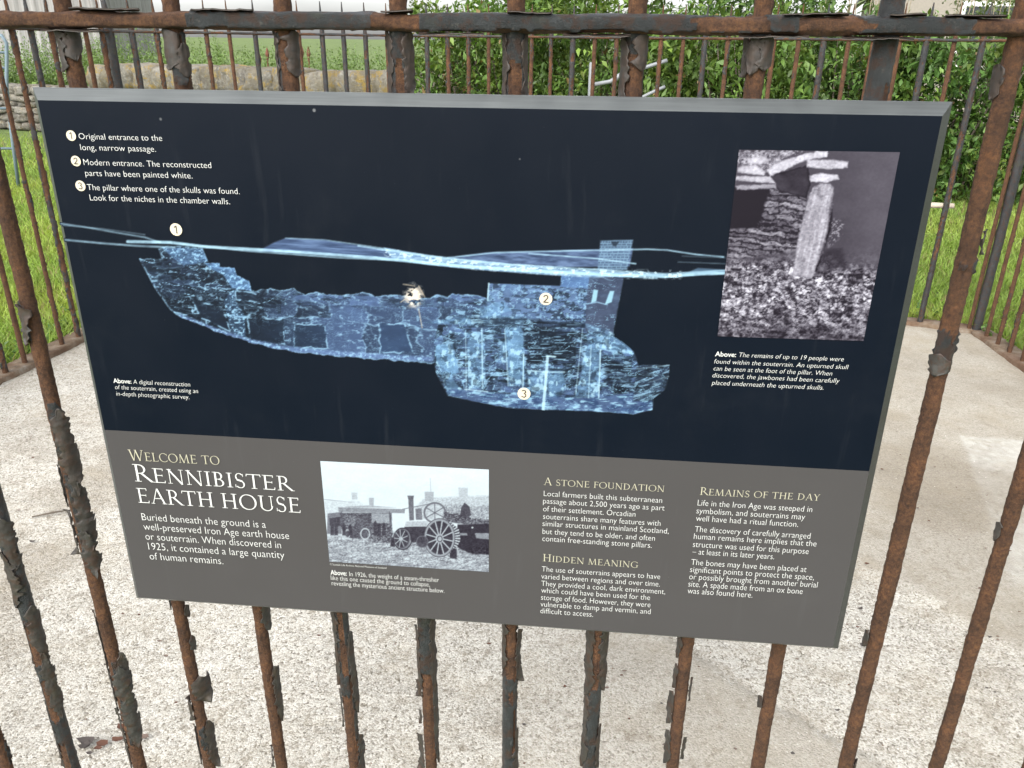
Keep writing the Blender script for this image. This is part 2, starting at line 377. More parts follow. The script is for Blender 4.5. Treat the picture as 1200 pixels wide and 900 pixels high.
# flakes of rust and paint fallen to the floor
def floor_flakes(n, seed):
    r = np.random.default_rng(seed); V = []; Fc = []; Cc = []
    spots = [(-0.79 + r.normal(0, 0.03), 1.16 + r.normal(0, 0.03), 1.7) for _ in range(7)]
    spots += [(r.uniform(-1.9, 1.6), 1.05 + 2.6 * r.beta(1, 2), 0.55 if r.random() < 0.9 else 1.0) for _ in range(n)]
    for (x, y, s) in spots:
        if not inpoly(np.array([x]), np.array([y]), RING)[0]: continue
        k = 7; a0 = r.uniform(0, 6.28); rad = 0.012 * s * r.uniform(0.35, 1.0); i0 = len(V)
        tx, ty = r.normal(0, 0.25, 2)
        for j in range(k):
            t = a0 + j * 6.283 / k; q = rad * r.uniform(0.6, 1.2); px, py = q * math.cos(t), q * 0.6 * math.sin(t)
            V.append((x + px, y + py, 0.014 + abs(px * tx + py * ty) + 0.25 * q * r.random()))
        V.append((x, y, 0.013)); c = [(0.10, 0.05, 0.035), (0.15, 0.11, 0.09), (0.07, 0.06, 0.055)][r.integers(3)]
        Cc += [c] * (k + 1); Fc += [(i0 + j, i0 + (j + 1) % k, i0 + k) for j in range(k)]
    me = mesh_np('rust_flakes', np.array(V), np.array(Fc)); attr_color(me, 'Col', np.array(Cc)); return me
tag(add('rust_flakes', floor_flakes(260, 4), mat_vcol('rust_scale', 0.9, 0.2)),
    'brown rust scale and paint flakes fallen on the concrete inside the railings', 'rust flakes', kind='stuff')
for (x, y, a, L, lb) in ((-1.347, 1.995, 0.25, 0.06, 'dark curved twig lying on white grit beside the leftmost thick bars'),
                         (-0.62, 2.07, 0.5, 0.075, 'thin dry twig lying on white grit close to the panel\'s left edge')):
    b = MB(); b.tube([(x - L * math.cos(a), y - L * math.sin(a), 0.014), (x, y, 0.021), (x + L * 0.8 * math.cos(a + 0.3), y + L * 0.8 * math.sin(a + 0.3), 0.015)], [0.0022, 0.003, 0.0012], 6)
    tag(b.build('twig', M_BARK, smooth=True), lb, 'twig', 'twigs on the floor')

# ------------------------------------------------------------------ iron bars
def bar_mesh(name, z0, z1, r0, seed, base, spots=(), tip=0.13, nth=40, dz=0.003, step=0.0016, zlow=0.24):
    """upright bar along local Z with rust pitting; 'paint' marks where the old paint still holds.
    spots: (z0, z1, theta, halfwidth, amount) add or take away paint there. theta 0 faces -Y, 90 faces +X."""
    zz = np.concatenate([np.arange(z0, zlow, 0.02), np.arange(max(z0, zlow), z1, dz), z1 + tip * np.linspace(0, 1, 14)])
    th = np.linspace(0, 2 * np.pi, nth, endpoint=False)
    Z, T = np.meshgrid(zz, th, indexing='ij'); cx, cy = np.sin(T), -np.cos(T)
    s = seed * 3.7
    mfield = base + (fbm(cx * 0.9 + s, cy * 0.9, Z * 16, seed, 5) - 0.5) * 2.2 + (vn(cx * 5 + s, cy * 5, Z * 210, seed + 3) - 0.5) * 0.5 \
             + (vn(cx * 2.4 + s, cy * 2.4, Z * 75, seed + 4) - 0.5) * 0.55
    for (a, b, t0, hw, amt) in spots:
        d = np.abs((T - math.radians(t0) + np.pi) % (2 * np.pi) - np.pi)
        e = 0.012
        mfield = mfield + amt * sstep(a - e, a + e, Z) * (1 - sstep(b - e, b + e, Z)) * (1 - sstep(math.radians(hw) * 0.75, math.radians(hw) * 1.2, d))
    paint = (mfield > 0).astype(float)
    R = r0 * (1 + 0.24 * (fbm(cx * 0.8 + s, cy * 0.8, Z * 16, seed + 9) - 0.5)) + 0.0026 * (fbm(cx * 4 + s, cy * 4, Z * 210, seed + 11, 3) - 0.5) * (1 - 0.5 * paint)
    lip = np.exp(-(mfield / 0.16) ** 2)                       # paint lifts a little along its torn edge
    R = R + paint * (step + 0.0016 * lip)
    tipf = np.clip((Z - z1) / max(tip, 1e-6), 0, 1); R = R * (1 - 0.82 * tipf)
    wob = 0.0012 * (fbm(zz * 4, s, 0, seed + 20) - 0.5); wob2 = 0.0012 * (fbm(zz * 4, s + 9, 0, seed + 21) - 0.5)
    V = np.stack([R * cx + wob[:, None], R * cy + wob2[:, None], Z], -1).reshape(-1, 3)
    n = len(zz)
    me = mesh_np(name, V, [grid_faces(n, nth, True), np.array([[(n - 1) * nth + k for k in range(nth)]]), np.array([[k for k in range(nth)][::-1]])], True)
    attr_float(me, 'paint', paint); return me

def flake_mesh(name, flakes, rp, seed):
    """sheets of paint peeling off a bar: (z0, z1, theta, halfwidth deg, lift m, side) side +1 / -1 / 0 = edge that curls away"""
    r = np.random.default_rng(seed); V = []; Fc = []; inn = []; off = 0
    for (a, b, t0, hw, lift, side) in flakes:
        n = max(7, int((b - a) / 0.0018)); v = np.linspace(0, 1, n); k = 11; s = np.linspace(-1, 1, k)
        sd_ = int(r.integers(1000))
        h_ = v * (b - a); e_ = np.minimum(1, np.minimum(v * (0.6 + r.random()), (1 - v) * (0.6 + r.random())) * 5 + 0.06)
        w0 = math.radians(hw) * np.clip((0.35 + 0.55 * vn(h_ * 45, sd_, 0, 1) + 0.5 * vn(h_ * 150, sd_ + 3, 0, 1) + 0.3 * vn(h_ * 330, sd_ + 4, 0, 1)) * e_, 0.06, 1.3)
        w1 = math.radians(hw) * np.clip((0.35 + 0.55 * vn(h_ * 38, sd_ + 50, 0, 2) + 0.45 * vn(h_ * 120, sd_ + 53, 0, 2) + 0.35 * vn(h_ * 330, sd_ + 54, 0, 2)) * e_, 0.06, 1.3)
        tear = lambda f_, sdd: _h(np.floor(h_ * f_), np.full(n, float(sdd)), np.zeros(n), 5)
        w0 = np.clip(w0 * (0.62 + 0.6 * tear(210, sd_ + 11)) * (0.8 + 0.35 * tear(420, sd_ + 12)), 0.03, 1.3); w1 = np.clip(w1 * (0.62 + 0.6 * tear(160, sd_ + 13)) * (0.8 + 0.35 * tear(380, sd_ + 14)), 0.03, 1.3)
        lf = 0.52 * lift * np.clip(0.25 + 1.3 * fbm(h_ * 40, sd_ + 9, 0, 3), 0.1, 1.5)
        S, Vv = np.meshgrid(s, v); ww = np.where(S < 0, w0[:, None], w1[:, None])
        th = math.radians(t0) + S * ww
        out = ((S + 1) / 2 if side > 0 else (1 - S) / 2 if side < 0 else np.abs(S))
        R = rp + 0.0008 + lf[:, None] * out ** 1.7 + 0.0022 * (fbm(S * 2.5, Vv * (b - a) * 130, sd_, 4, 3) - 0.5)
        zz = a + (b - a) * Vv + lf[:, None] * out * 0.35 * (vn(Vv * 5, sd_, 0, 5) - 0.5)
        P = np.stack([R * np.sin(th), -R * np.cos(th), zz], -1).reshape(-1, 3)
        Rb = R - 0.0007; Pb = np.stack([Rb * np.sin(th), -Rb * np.cos(th), zz], -1).reshape(-1, 3)
        N = len(P); f = grid_faces(n, k)
        ring = np.concatenate([np.arange(k), np.arange(1, n) * k + k - 1, (n - 1) * k + np.arange(k - 2, -1, -1), np.arange(n - 2, 0, -1) * k])
        rn = np.roll(ring, -1)
        side_f = np.stack([ring, rn, rn + N, ring + N], -1)
        V += [P, Pb]; Fc += [f + off, f[:, ::-1] + N + off, side_f[:, ::-1] + off]; inn += [np.full(N, (0.50 if b > 1.2 else 0.15) + 0.45 * r.random()), np.ones(N)]; off += 2 * N
    me = mesh_np(name, np.concatenate(V), np.concatenate(Fc), False); attr_float(me, 'inner', np.concatenate(inn)); return me

def rail_mesh(name, path, hh, hd, seed, base, dz=0.006, nth=26, spots=(), amp=1.0):
    """flat iron rail swept along path; spots (s0, s1, amount) in metres along it"""
    P = [Vector(path[0])]
    for a, b in zip(path, path[1:]):
        a, b = Vector(a), Vector(b); n_ = max(2, int((b - a).length / dz)); P += [a.lerp(b, i / n_) for i in range(1, n_ + 1)]
    P = np.array([tuple(p) for p in P]); T = np.gradient(P, axis=0); T /= np.linalg.norm(T, axis=1)[:, None]
    Nn = np.stack([T[:, 1], -T[:, 0], np.zeros(len(P))], 1); Nn /= np.linalg.norm(Nn, axis=1)[:, None]
    s = np.concatenate([[0], np.cumsum(np.linalg.norm(np.diff(P, axis=0), axis=1))])
    th = np.linspace(0, 2 * np.pi, nth, endpoint=False)
    S, Tt = np.meshgrid(s, th, indexing='ij'); c, q = np.cos(Tt), np.sin(Tt)
    e = 0.55; ux = np.sign(c) * np.abs(c) ** e * hd; uz = np.sign(q) * np.abs(q) ** e * hh
    mf = base - 1.6 * sstep(-0.35, -0.75, q) + (fbm(S * 12, c * 0.9, q * 0.9, seed, 6) - 0.5) * 3.2 + (vn(S * 110, c * 2.5, q * 2.5, seed + 3) - 0.5) * 0.35
    for (a, b, amt) in spots: mf = mf + amt * sstep(a - 0.008, a + 0.008, S) * (1 - sstep(b - 0.008, b + 0.008, S))
    paint = (mf > 0).astype(float); lip = np.exp(-(mf / 0.14) ** 2)
    g = amp * ((fbm(S * 22, c, q, seed + 8) - 0.5) * 0.0045 + (fbm(S * 120, c * 3, q * 3, seed + 9, 3) - 0.5) * 0.0018 * (1 - 0.6 * paint) + paint * (0.0012 + 0.0013 * lip))
    k = 1 + g / np.hypot(ux, uz).clip(0.004) * 1.0
    ux, uz = ux * (1 + g / hd), uz + np.sign(q) * np.abs(q) ** 0.3 * g
    V = P[:, None, :] + Nn[:, None, :] * ux[..., None]; V[..., 2] += uz
    n = len(s)
    me = mesh_np(name, V.reshape(-1, 3), [grid_faces(n, nth, True), np.array([[k for k in range(nth)]]), np.array([[(n - 1) * nth + k for k in range(nth)][::-1]])], True)
    attr_float(me, 'paint', paint.reshape(-1)); return me

# --- front railing: the bars seen close behind and around the panel
RAIL_Z, BAR_TOP = 1.319, 1.40
k_lo, k_hi = -16, 16
def bar_xy(k): p = (NV * FD + TV * ((k + OFF) * SPACING)); return p
NEAR = {
 -7: (-0.10, [], []),
 -6: (0.75, [(0.50, 0.56, 0, 40, -2), (0.40, 0.47, 10, 40, -2), (0.30, 0.35, -10, 45, -1.6)], [(0.60, 0.69, -20, 75, 0.004, 0), (0.50, 0.60, 70, 60, 0.006, 1), (0.30, 0.43, -75, 40, 0.010, -1), (0.40, 0.52, 60, 50, 0.006, 1), (0.66, 0.74, 40, 60, 0.006, 1)]),
 -5: (-1.0, [(0.82, 0.91, 45, 60, 1.8), (0.69, 0.81, 50, 60, 1.7), (0.36, 0.52, 55, 55, 2.0), (0.985, 1.03, -40, 50, 2.0)],
      [(0.78, 0.90, 55, 60, 0.007, 1), (0.76, 0.82, -85, 35, 0.007, -1), (0.69, 0.755, -80, 40, 0.022, -1), (0.70, 0.80, 60, 55, 0.011, 1), (0.66, 0.73, 45, 50, 0.013, 1), (0.42, 0.60, -85, 40, 0.011, -1), (0.46, 0.53, 85, 35, 0.010, 1), (0.36, 0.51, 50, 60, 0.008, 1), (0.30, 0.43, -70, 35, 0.010, -1), (0.98, 1.03, -30, 60, 0.005, 0)]),
 -4: (-1.0, [(1.29, 1.315, 0, 180, 0.9), (1.27, 1.29, -40, 40, 0.9), (1.325, 1.6, 0, 180, -1), (0.36, 0.42, 40, 50, 1.2)],
      [(1.272, 1.312, -45, 60, 0.003, -1), (1.282, 1.312, 50, 50, 0.003, 1), (0.455, 0.50, 80, 60, 0.022, 1), (0.42, 0.46, -60, 50, 0.012, -1), (0.33, 0.42, 80, 45, 0.010, 1), (0.33, 0.41, -85, 35, 0.007, -1), (0.60, 0.62, 85, 30, 0.006, 1), (0.61, 0.635, -85, 30, 0.006, -1), (0.545, 0.57, 85, 22, 0.005, 1)]),
 -3: (-1.0, [(1.29, 1.315, 0, 180, 0.7), (1.325, 1.6, 0, 180, -1), (1.26, 1.29, 20, 50, 1.5)], [(1.275, 1.312, -30, 70, 0.003, -1), (1.268, 1.30, 60, 40, 0.003, 1), (0.59, 0.64, 80, 40, 0.007, 1), (0.43, 0.515, 85, 35, 0.007, 1), (0.49, 0.53, 80, 30, 0.009, 1), (0.34, 0.38, -85, 35, 0.009, -1)]),
 -2: (-0.8, [(1.29, 1.315, 0, 180, 1.2), (1.325, 1.6, 0, 180, -2), (1.245, 1.29, -70, 40, 2), (0.50, 0.66, -55, 45, 2.4), (0.53, 0.64, 75, 40, 2.2), (0.49, 0.53, -15, 55, 2.0), (0.36, 0.5, 80, 30, 1.2)],
      [(1.25, 1.312, -75, 35, 0.004, -1), (1.27, 1.312, 60, 45, 0.004, 1), (0.51, 0.65, -60, 40, 0.005, -1), (0.46, 0.60, 80, 35, 0.006, 1), (0.43, 0.50, -85, 30, 0.006, -1), (0.34, 0.42, 85, 35, 0.008, 1)]),
 -1: (-0.5, [(1.285, 1.315, 0, 180, 1.4), (1.325, 1.6, 0, 180, -2), (1.25, 1.29, -60, 45, 2), (1.25, 1.29, 60, 40, 2), (1.24, 1.285, 5, 25, -2.4), (0.54, 0.64, -10, 100, 1.9), (0.40, 0.54, 0, 60, -1.4), (0.40, 0.54, 85, 35, 1.4)],
      [(1.252, 1.312, -70, 38, 0.006, -1), (1.255, 1.312, 65, 34, 0.006, 1), (0.52, 0.65, 75, 45, 0.006, 1), (0.51, 0.62, -75, 40, 0.006, -1), (0.50, 0.53, -75, 40, 0.014, -1), (0.36, 0.43, -85, 35, 0.016, -1), (0.38, 0.53, 85, 30, 0.005, 1), (0.45, 0.475, -85, 28, 0.008, -1)]),
 0: (0.35, [(1.285, 1.315, 0, 180, 1.2), (1.325, 1.6, 0, 180, -2.4), (1.24, 1.283, 5, 45, -3), (1.24, 1.29, -70, 30, 2), (1.24, 1.29, 75, 30, 2), (0.55, 0.635, 20, 45, -2.4), (0.50, 0.53, 15, 18, -2), (0.38, 0.55, -40, 70, 1.2), (0.44, 0.49, 55, 14, -2)],
     [(1.24, 1.312, -72, 32, 0.005, -1), (1.25, 1.312, 76, 30, 0.004, 1), (0.54, 0.625, 85, 35, 0.011, 1), (0.56, 0.64, -55, 40, 0.002, 1), (0.38, 0.46, 75, 35, 0.004, 1)]),
 1: (0.75, [(1.20, 1.295, 20, 75, -2.6), (1.29, 1.315, 0, 180, 0.8), (1.325, 1.6, 0, 180, -2.6), (0.55, 0.655, 0, 26, -3), (0.42, 0.50, 70, 16, -2)],
     [(1.24, 1.31, -75, 40, 0.006, -1), (1.28, 1.312, 40, 55, 0.003, 1), (0.53, 0.66, -65, 45, 0.009, -1), (0.54, 0.66, 60, 40, 0.007, 1), (0.40, 0.54, -80, 40, 0.006, -1), (0.40, 0.48, 80, 35, 0.005, 1)]),
 2: (-1.0, [(1.30, 1.315, 0, 180, 1.5)], [(1.278, 1.312, -30, 40, 0.004, -1), (1.282, 1.312, 30, 50, 0.004, 1), (1.276, 1.31, -80, 30, 0.009, -1), (0.60, 0.66, -80, 45, 0.006, -1), (0.55, 0.59, -85, 30, 0.005, -1), (0.49, 0.545, -85, 32, 0.009, -1), (0.42, 0.48, -80, 40, 0.007, -1), (0.43, 0.47, 80, 30, 0.008, 1), (0.53, 0.57, 88, 28, 0.004, 1)]),
 3: (-1.1, [(1.20, 1.42, 0, 180, 2.6), (1.25, 1.275, 40, 16, -2)], [(0.635, 0.665, -80, 35, 0.006, -1), (0.53, 0.55, -85, 25, 0.006, -1)]),
 4: (-1.15, [(1.10, 1.12, 0, 60, 1.9), (1.0, 1.045, -20, 80, 2.0), (1.25, 1.29, -70, 35, 1.3), (0.90, 0.925, -60, 30, 1.2)], [(1.12, 1.145, 80, 35, 0.007, 1), (0.995, 1.02, -40, 60, 0.003, -1), (1.26, 1.29, -80, 30, 0.006, -1), (0.64, 0.665, -85, 28, 0.005, -1), (0.40, 0.46, 75, 40, 0.004, 1)]),
 5: (-1.2, [], [(0.80, 0.825, -80, 30, 0.003, -1)]),
 6: (-0.6, [], []),
}
front = empty('iron_railing', (NV * FD).to_tuple(), -FY)
tag(front, 'nearest rusty iron railing of thick flaking bars carrying the information panel', 'railing', 'iron railings round the enclosure')
far_var = []
for i in range(5):
    far_var.append(bar_mesh('bar', 0.02, 1.345, 0.0092, 300 + i, (-0.35, 0.25, -0.1, -0.7, 0.5)[i], tip=0.155, nth=14, dz=0.006, step=0.0026, zlow=0.02))
    far_var[-1].materials.append(M_IRON_FAR)
def place_bar(me, x, parent, y=0.0, lean=LEAN, rz=0.0, s=1.0):
    o = bpy.data.objects.new('bar', me); COL.objects.link(o); o.parent = parent
    o.matrix_local = Matrix(((1, 0, lean, x), (0, 1, 0, y), (0, 0, 1, 0), (0, 0, 0, 1))) @ Matrix.Rotation(rz, 4, 'Z') @ Matrix.Diagonal((s, s, 1, 1))
    return o
for k in range(k_lo, k_hi + 1):
    x = (k + OFF) * SPACING
    if k in NEAR:
        base, sp_, fl = NEAR[k]; base = base - 0.22
        fat = {-7: 1.0, -6: 1.0, -5: 1.06, 4: 1.08}.get(k, 1.0) * (1.06 if k == 3 else 1.0)
        me = bar_mesh('bar', 0.02, BAR_TOP, 0.0080 * fat, 40 + k, base, sp_)
        me.materials.append(M_IRON); o = place_bar(me, x, front)
        if fl:
            for fi, one in enumerate(fl): add('paint_flake', flake_mesh('paint_flake', [one], 0.0082 * fat + 0.0016, 700 + k * 20 + fi), M_FLAKE, o)
    else:
        place_bar(far_var[k % 5], x, front, rz=k)
xk = lambda k: (k + OFF) * SPACING
L0 = xk(k_lo) - 0.06
def sx(px_k): return xk(px_k) - L0
rp = rail_mesh('top_rail', [(L0, 0, RAIL_Z), (xk(k_hi) + 0.06, 0, RAIL_Z)], 0.0072, 0.0165, 12, -0.05, dz=0.003, nth=34,
    spots=[(sx(-7), sx(-2.72), -1.1), (sx(-2.85), sx(-2.68), 1.3), (sx(-2.45), sx(-1.25), 0.9), (sx(-1.22), sx(-0.86), -1.6), (sx(-0.8), sx(1.3), 0.55), (sx(1.3), sx(1.9), 0.2), (sx(2.0), sx(2.25), 0.7), (sx(2.3), sx(2.62), -0.9), (sx(2.7), sx(3.4), 0.5), (sx(3.6), sx(5.6), -0.9)])
add('top_rail', rp, M_IRON, front)
# loose scale lifting off the rail
def rail_flakes():
    lst = [(-3.55, 0.035, 1), (-2.5, 0.03, 1), (0.1, 0.02, 1), (2.35, 0.028, 1), (3.05, 0.015, 1), (3.55, 0.025, 1), (-1.0, 0.015, 1), (-0.55, 0.03, -1), (0.65, 0.03, -1), (2.05, 0.03, -1), (2.85, 0.03, -1), (-3.9, 0.03, -1)]
    for (kk, L, sd_) in lst:
        V = []; Fc = []; inn = []; off = 0
        n = int(L * 2 / 0.004); k = 6; v = np.linspace(-1, 1, n); s = np.linspace(0, 1, k); S, Vv = np.meshgrid(s, v)
        x = xk(kk) + Vv * L; edge = (0.25 + 0.8 * fbm(x * 130, kk * 7, 0, 6) + 0.35 * _h(np.floor(x * 260), x * 0, x * 0, 5)) * np.minimum(1, (1 - np.abs(Vv)) * 3 + 0.05)
        if sd_ == 0:
            y = -0.0182 - 0.001 - 0.002 * S; z = RAIL_Z + 0.005 - S * edge * 0.010
        else:
            y = -0.019 + S * 0.022 * edge + 0.0; z = RAIL_Z + sd_ * (0.0084 + 0.0022 * (1 - S) * vn(x * 60, kk, 0, 8) + 0.001 * vn(x * 200, S * 4, 0, 9))
        P = np.stack([x, y, z], -1).reshape(-1, 3); Pb = P - np.array([0, 0, 0.0011 * (sd_ if sd_ else 1)]); N = len(P); f = grid_faces(n, k)
        ring = np.concatenate([np.arange(k), np.arange(1, n) * k + k - 1, (n - 1) * k + np.arange(k - 2, -1, -1), np.arange(n - 2, 0, -1) * k]); rn = np.roll(ring, -1)
        V += [P, Pb]; Fc += [f + off, f[:, ::-1] + N + off, np.stack([ring, rn, rn + N, ring + N], -1) + off]; inn += [np.full(N, 0.35), np.ones(N)]
        me = mesh_np('rust_scale', np.concatenate(V), np.concatenate(Fc)); attr_float(me, 'inner', np.concatenate(inn)); add('rust_scale', me, M_FLAKE, front)
rail_flakes()

# --- the other railings of the enclosure
def railing(label, path, step, posts, side_x=None):
    root = empty('iron_railing', (path[0][0], path[0][1], 0)); tag(root, label, 'railing', 'iron railings round the enclosure')
    o = Vector((path[0][0], path[0][1], 0)); P = [Vector((a, b, 0)) - o for a, b in path]; carry = step * 0.9; i = 0
    for a, b in zip(P, P[1:]):
        L = (b - a).length; d = (b - a) / L; s = carry
        while s < L - 0.03:
            p = a + d * (s + random.uniform(-0.004, 0.004)); i += 1
            place_bar(far_var[int(_h(np.array(i), np.array(int(path[0][0] * 50)), np.array(1), 5) * 4.99)], p.x, root, p.y, random.uniform(-0.006, 0.006), i * 1.3, random.uniform(1.0, 1.22))
            s += step
        carry = s - L
    add('top_rail', rail_mesh('top_rail', [tuple(p + Vector((0, 0, 1.345))) for p in P], 0.006, 0.015, int(abs(path[0][0]) * 31), 0.1, dz=0.02, nth=12), M_IRON_FAR, root)
    for j in posts:
        p = P[j]; me = bar_mesh('post', -0.01, 1.40, 0.0205, 77 + j, 1.6, tip=0.10, nth=16, dz=0.02, step=0.001, zlow=0.0)
        me.materials.append(M_IRON_FAR); q = place_bar(me, p.x, root, p.y, 0.0); q.name = 'post'
    return root
railing('rusty side railing along the left of the enclosure, beyond the big left bars', [NL, A_], 0.113, [])
back = railing('far spiked railing across the back of the enclosure in front of wall and hedge', [A_, M_, N_, B_], 0.1117, [0, 3])
railing('side railing at the right of the enclosure running forward from the dark corner post', [B_, NR], 0.113, [])
b = MB(); o_ = Vector((A_[0], A_[1], 0))
b.tube([tuple(Vector((1.55, 4.10, 0.585)) - o_), tuple(Vector((2.03, 3.885, 0.612)) - o_), tuple(Vector((2.115, 3.845, 0.616)) - o_)], [0.012, 0.0135, 0.012], 10)
b.build('cross_rail', mat_plain('bleached_metal', (0.36, 0.31, 0.25), 0.8, var=0.5, scale=40), back, True)

# ------------------------------------------------------------------ information panel
PW, PH = 0.84, 0.5834
ex = Vector((0.83653, -0.076238, 0.000318)).normalized(); ed = Vector((0.000193, -0.008591, -0.583326)); ed = (ed - ex * ed.dot(ex)).normalized()
ez = -ed; ey = ez.cross(ex)                               # ey points away from the reader
PO = Vector((-0.46152, 0.80936, 1.24725)); base_c = PO + ex * (PW / 2) + ed * PH
panel = empty('information_panel')
panel.matrix_world = Matrix(((ex.x, ey.x, ez.x, base_c.x), (ex.y, ey.y, ez.y, base_c.y), (ex.z, ey.z, ez.z, base_c.z), (0, 0, 0, 1)))
tag(panel, 'large dark blue and grey information panel with a pale metal edge on the rusty railing', 'information sign')
# sheet coordinates of the artwork -> panel metres
HM = np.array([[9.59003854e+02, 1.66070227e+02, 4.4e+01], [6.11369446, 7.84742077e+02, 1.174e+02], [-9.18110702e-02, 2.88774396e-01, 1.0]])
HI = np.linalg.inv(HM)
def to_panel(X, Y):
    w = HI[2, 0] * X + HI[2, 1] * Y + HI[2, 2]
    return ((HI[0, 0] * X + HI[0, 1] * Y + HI[0, 2]) / w - 0.5) * PW, (1 - (HI[1, 0] * X + HI[1, 1] * Y + HI[1, 2]) / w) * PH
def to_art(x, z):
    u, v = x / PW + 0.5, 1 - z / PH; w = HM[2, 0] * u + HM[2, 1] * v + HM[2, 2]
    return (HM[0, 0] * u + HM[0, 1] * v + HM[0, 2]) / w, (HM[1, 0] * u + HM[1, 1] * v + HM[1, 2]) / w
def mat_face(name, c1, c2):
    m = NT(name); c = m.mix(m.noise(3, 4), c1, c2)
    dust = m.math('MULTIPLY', m.ramp(m.noise(420, 2), [(0.74, 0.0), (0.80, 1.0)]), 0.14)
    c = m.mix(dust, c, (0.30, 0.31, 0.32))
    smear = m.n('ShaderNodeMapping'); smear.inputs['Scale'].default_value = (60, 1, 7); m.l(m.coord(), smear.inputs[0])
    c = m.mix(m.math('MULTIPLY', m.ramp(m.noise(1.0, 5, 0.6, smear.outputs[0]), [(0.60, 0.0), (0.8, 1.0)]), 0.022), c, (0.30, 0.31, 0.33))
    wsp = m.n('ShaderNodeTexVoronoi'); wsp.inputs['Scale'].default_value = 38; m.l(m.coord(), wsp.inputs['Vector'])
    drop = m.math('MULTIPLY', m.ramp(wsp.outputs['Distance'], [(0.035, 1.0), (0.075, 0.0)]), m.ramp(wsp.outputs['Color'], [(0.86, 0.0), (0.88, 1.0)]))
    c = m.mix(m.math('MULTIPLY', drop, 0.35), c, (0.30, 0.31, 0.32))
    c = m.mix(m.ramp(m.noise(9, 6, 0.7), [(0.55, 0.0), (0.8, 0.010)]), c, (0.35, 0.35, 0.35))
    m.set(Base_Color=c, Roughness=m.ramp(m.noise(12, 5), [(0.3, 0.34), (0.7, 0.5)])); m.b.inputs['Specular IOR Level'].default_value = 0.10
    return m.m
M_NAVY = mat_face('navy_print', (0.0022, 0.0042, 0.0088), (0.0032, 0.0056, 0.0112)); M_GREY = mat_face('warm_grey_print', (0.0495, 0.0465, 0.0465), (0.0555, 0.0525, 0.0525))
zb = (to_panel(121.7, 503.3)[1] + to_panel(1020, 552.8)[1]) / 2
hw = PW / 2
b = MB(); b.put([(-hw, 0, zb), (hw, 0, zb), (hw, 0, PH), (-hw, 0, PH)], [(0, 1, 2, 3)]); b.build('blue_face', M_NAVY, panel)
b = MB(); b.put([(-hw, 0, 0), (hw, 0, 0), (hw, 0, zb), (-hw, 0, zb)], [(0, 1, 2, 3)]); b.build('grey_face', M_GREY, panel)
m = NT('brushed_alloy'); st = m.n('ShaderNodeMapping'); st.inputs['Scale'].default_value = (2, 60, 60); m.l(m.coord(), st.inputs[0])
m.set(Base_Color=m.ramp(m.noise(6, 5, 0.6, st.outputs[0]), [(0.3, (0.125, 0.135, 0.135)), (0.7, (0.165, 0.178, 0.178))]), Metallic=0.8, Roughness=m.ramp(m.noise(30, 4), [(0.3, 0.38), (0.7, 0.5)]))
m.bump(m.noise(60, 3), 0.05, 0.001); M_ALLOY = m.m
w_, d_ = 0.0112, 0.0125
inn = [(-hw, 0, 0), (hw, 0, 0), (hw, 0, PH), (-hw, 0, PH)]; outr = [(-hw - w_, d_, -w_), (hw + w_, d_, -w_), (hw + w_, d_, PH + w_), (-hw - w_, d_, PH + w_)]
bk = [(x, d_ + 0.004, z) for (x, y, z) in outr]
b = MB(); b.put(inn + outr + bk, [(i, i + 4, (i + 1) % 4 + 4, (i + 1) % 4) for i in range(4)] + [(i + 4, i + 8, (i + 1) % 4 + 8, (i + 1) % 4 + 4) for i in range(4)] + [(8, 11, 10, 9)])
fr = b.build('bevelled_frame', M_ALLOY, panel)
for sxx in (-0.30, 0.30):
    for zz in (0.10, 0.48):
        b = MB(); b.box((sxx - 0.06, d_ + 0.0045, zz - 0.012), (sxx + 0.06, d_ + 0.010, zz + 0.012)); b.build('bracket', M_ALLOY, panel)

def srgb(c): c = np.asarray(c, float) / 255.0; return np.where(c <= 0.04045, c / 12.92, ((c + 0.055) / 1.055) ** 2.4)
def print_sheet(name, quad, step, painter, y=-0.0003, cut=None):
    """quad: artwork corners TL,TR,BR,BL. painter(X, Y) -> (sRGB 0-255 array, mask)"""
    q = [to_panel(*p) for p in quad]
    W0 = math.dist(q[0], q[1]); H0 = math.dist(q[0], q[3]); nu, nv = int(W0 / step) + 1, int(H0 / step) + 1
    U, Vv = np.meshgrid(np.linspace(0, 1, nu), np.linspace(0, 1, nv)); q = np.array(q)
    B = (1 - U)[..., None] * (1 - Vv)[..., None] * q[0] + U[..., None] * (1 - Vv)[..., None] * q[1] + (U * Vv)[..., None] * q[2] + ((1 - U) * Vv)[..., None] * q[3]
    x, z = B[..., 0], B[..., 1]; X, Y = to_art(x, z)
    col, mask = painter(X, Y)
    fm = mask[:-1, :-1] | mask[1:, :-1] | mask[:-1, 1:] | mask[1:, 1:]
    f = grid_faces(nv, nu)[fm.ravel()]; used = np.zeros(nu * nv, bool); used[f.ravel()] = True
    mp_ = np.cumsum(used) - 1
    me = mesh_np(name, np.stack([x.ravel(), np.full(x.size, y), z.ravel()], -1)[used], mp_[f][:, ::-1])
    attr_color(me, 'Col', srgb(col.reshape(-1, 3)[used]) * 0.66); return add(name, me, M_PRINT, panel)

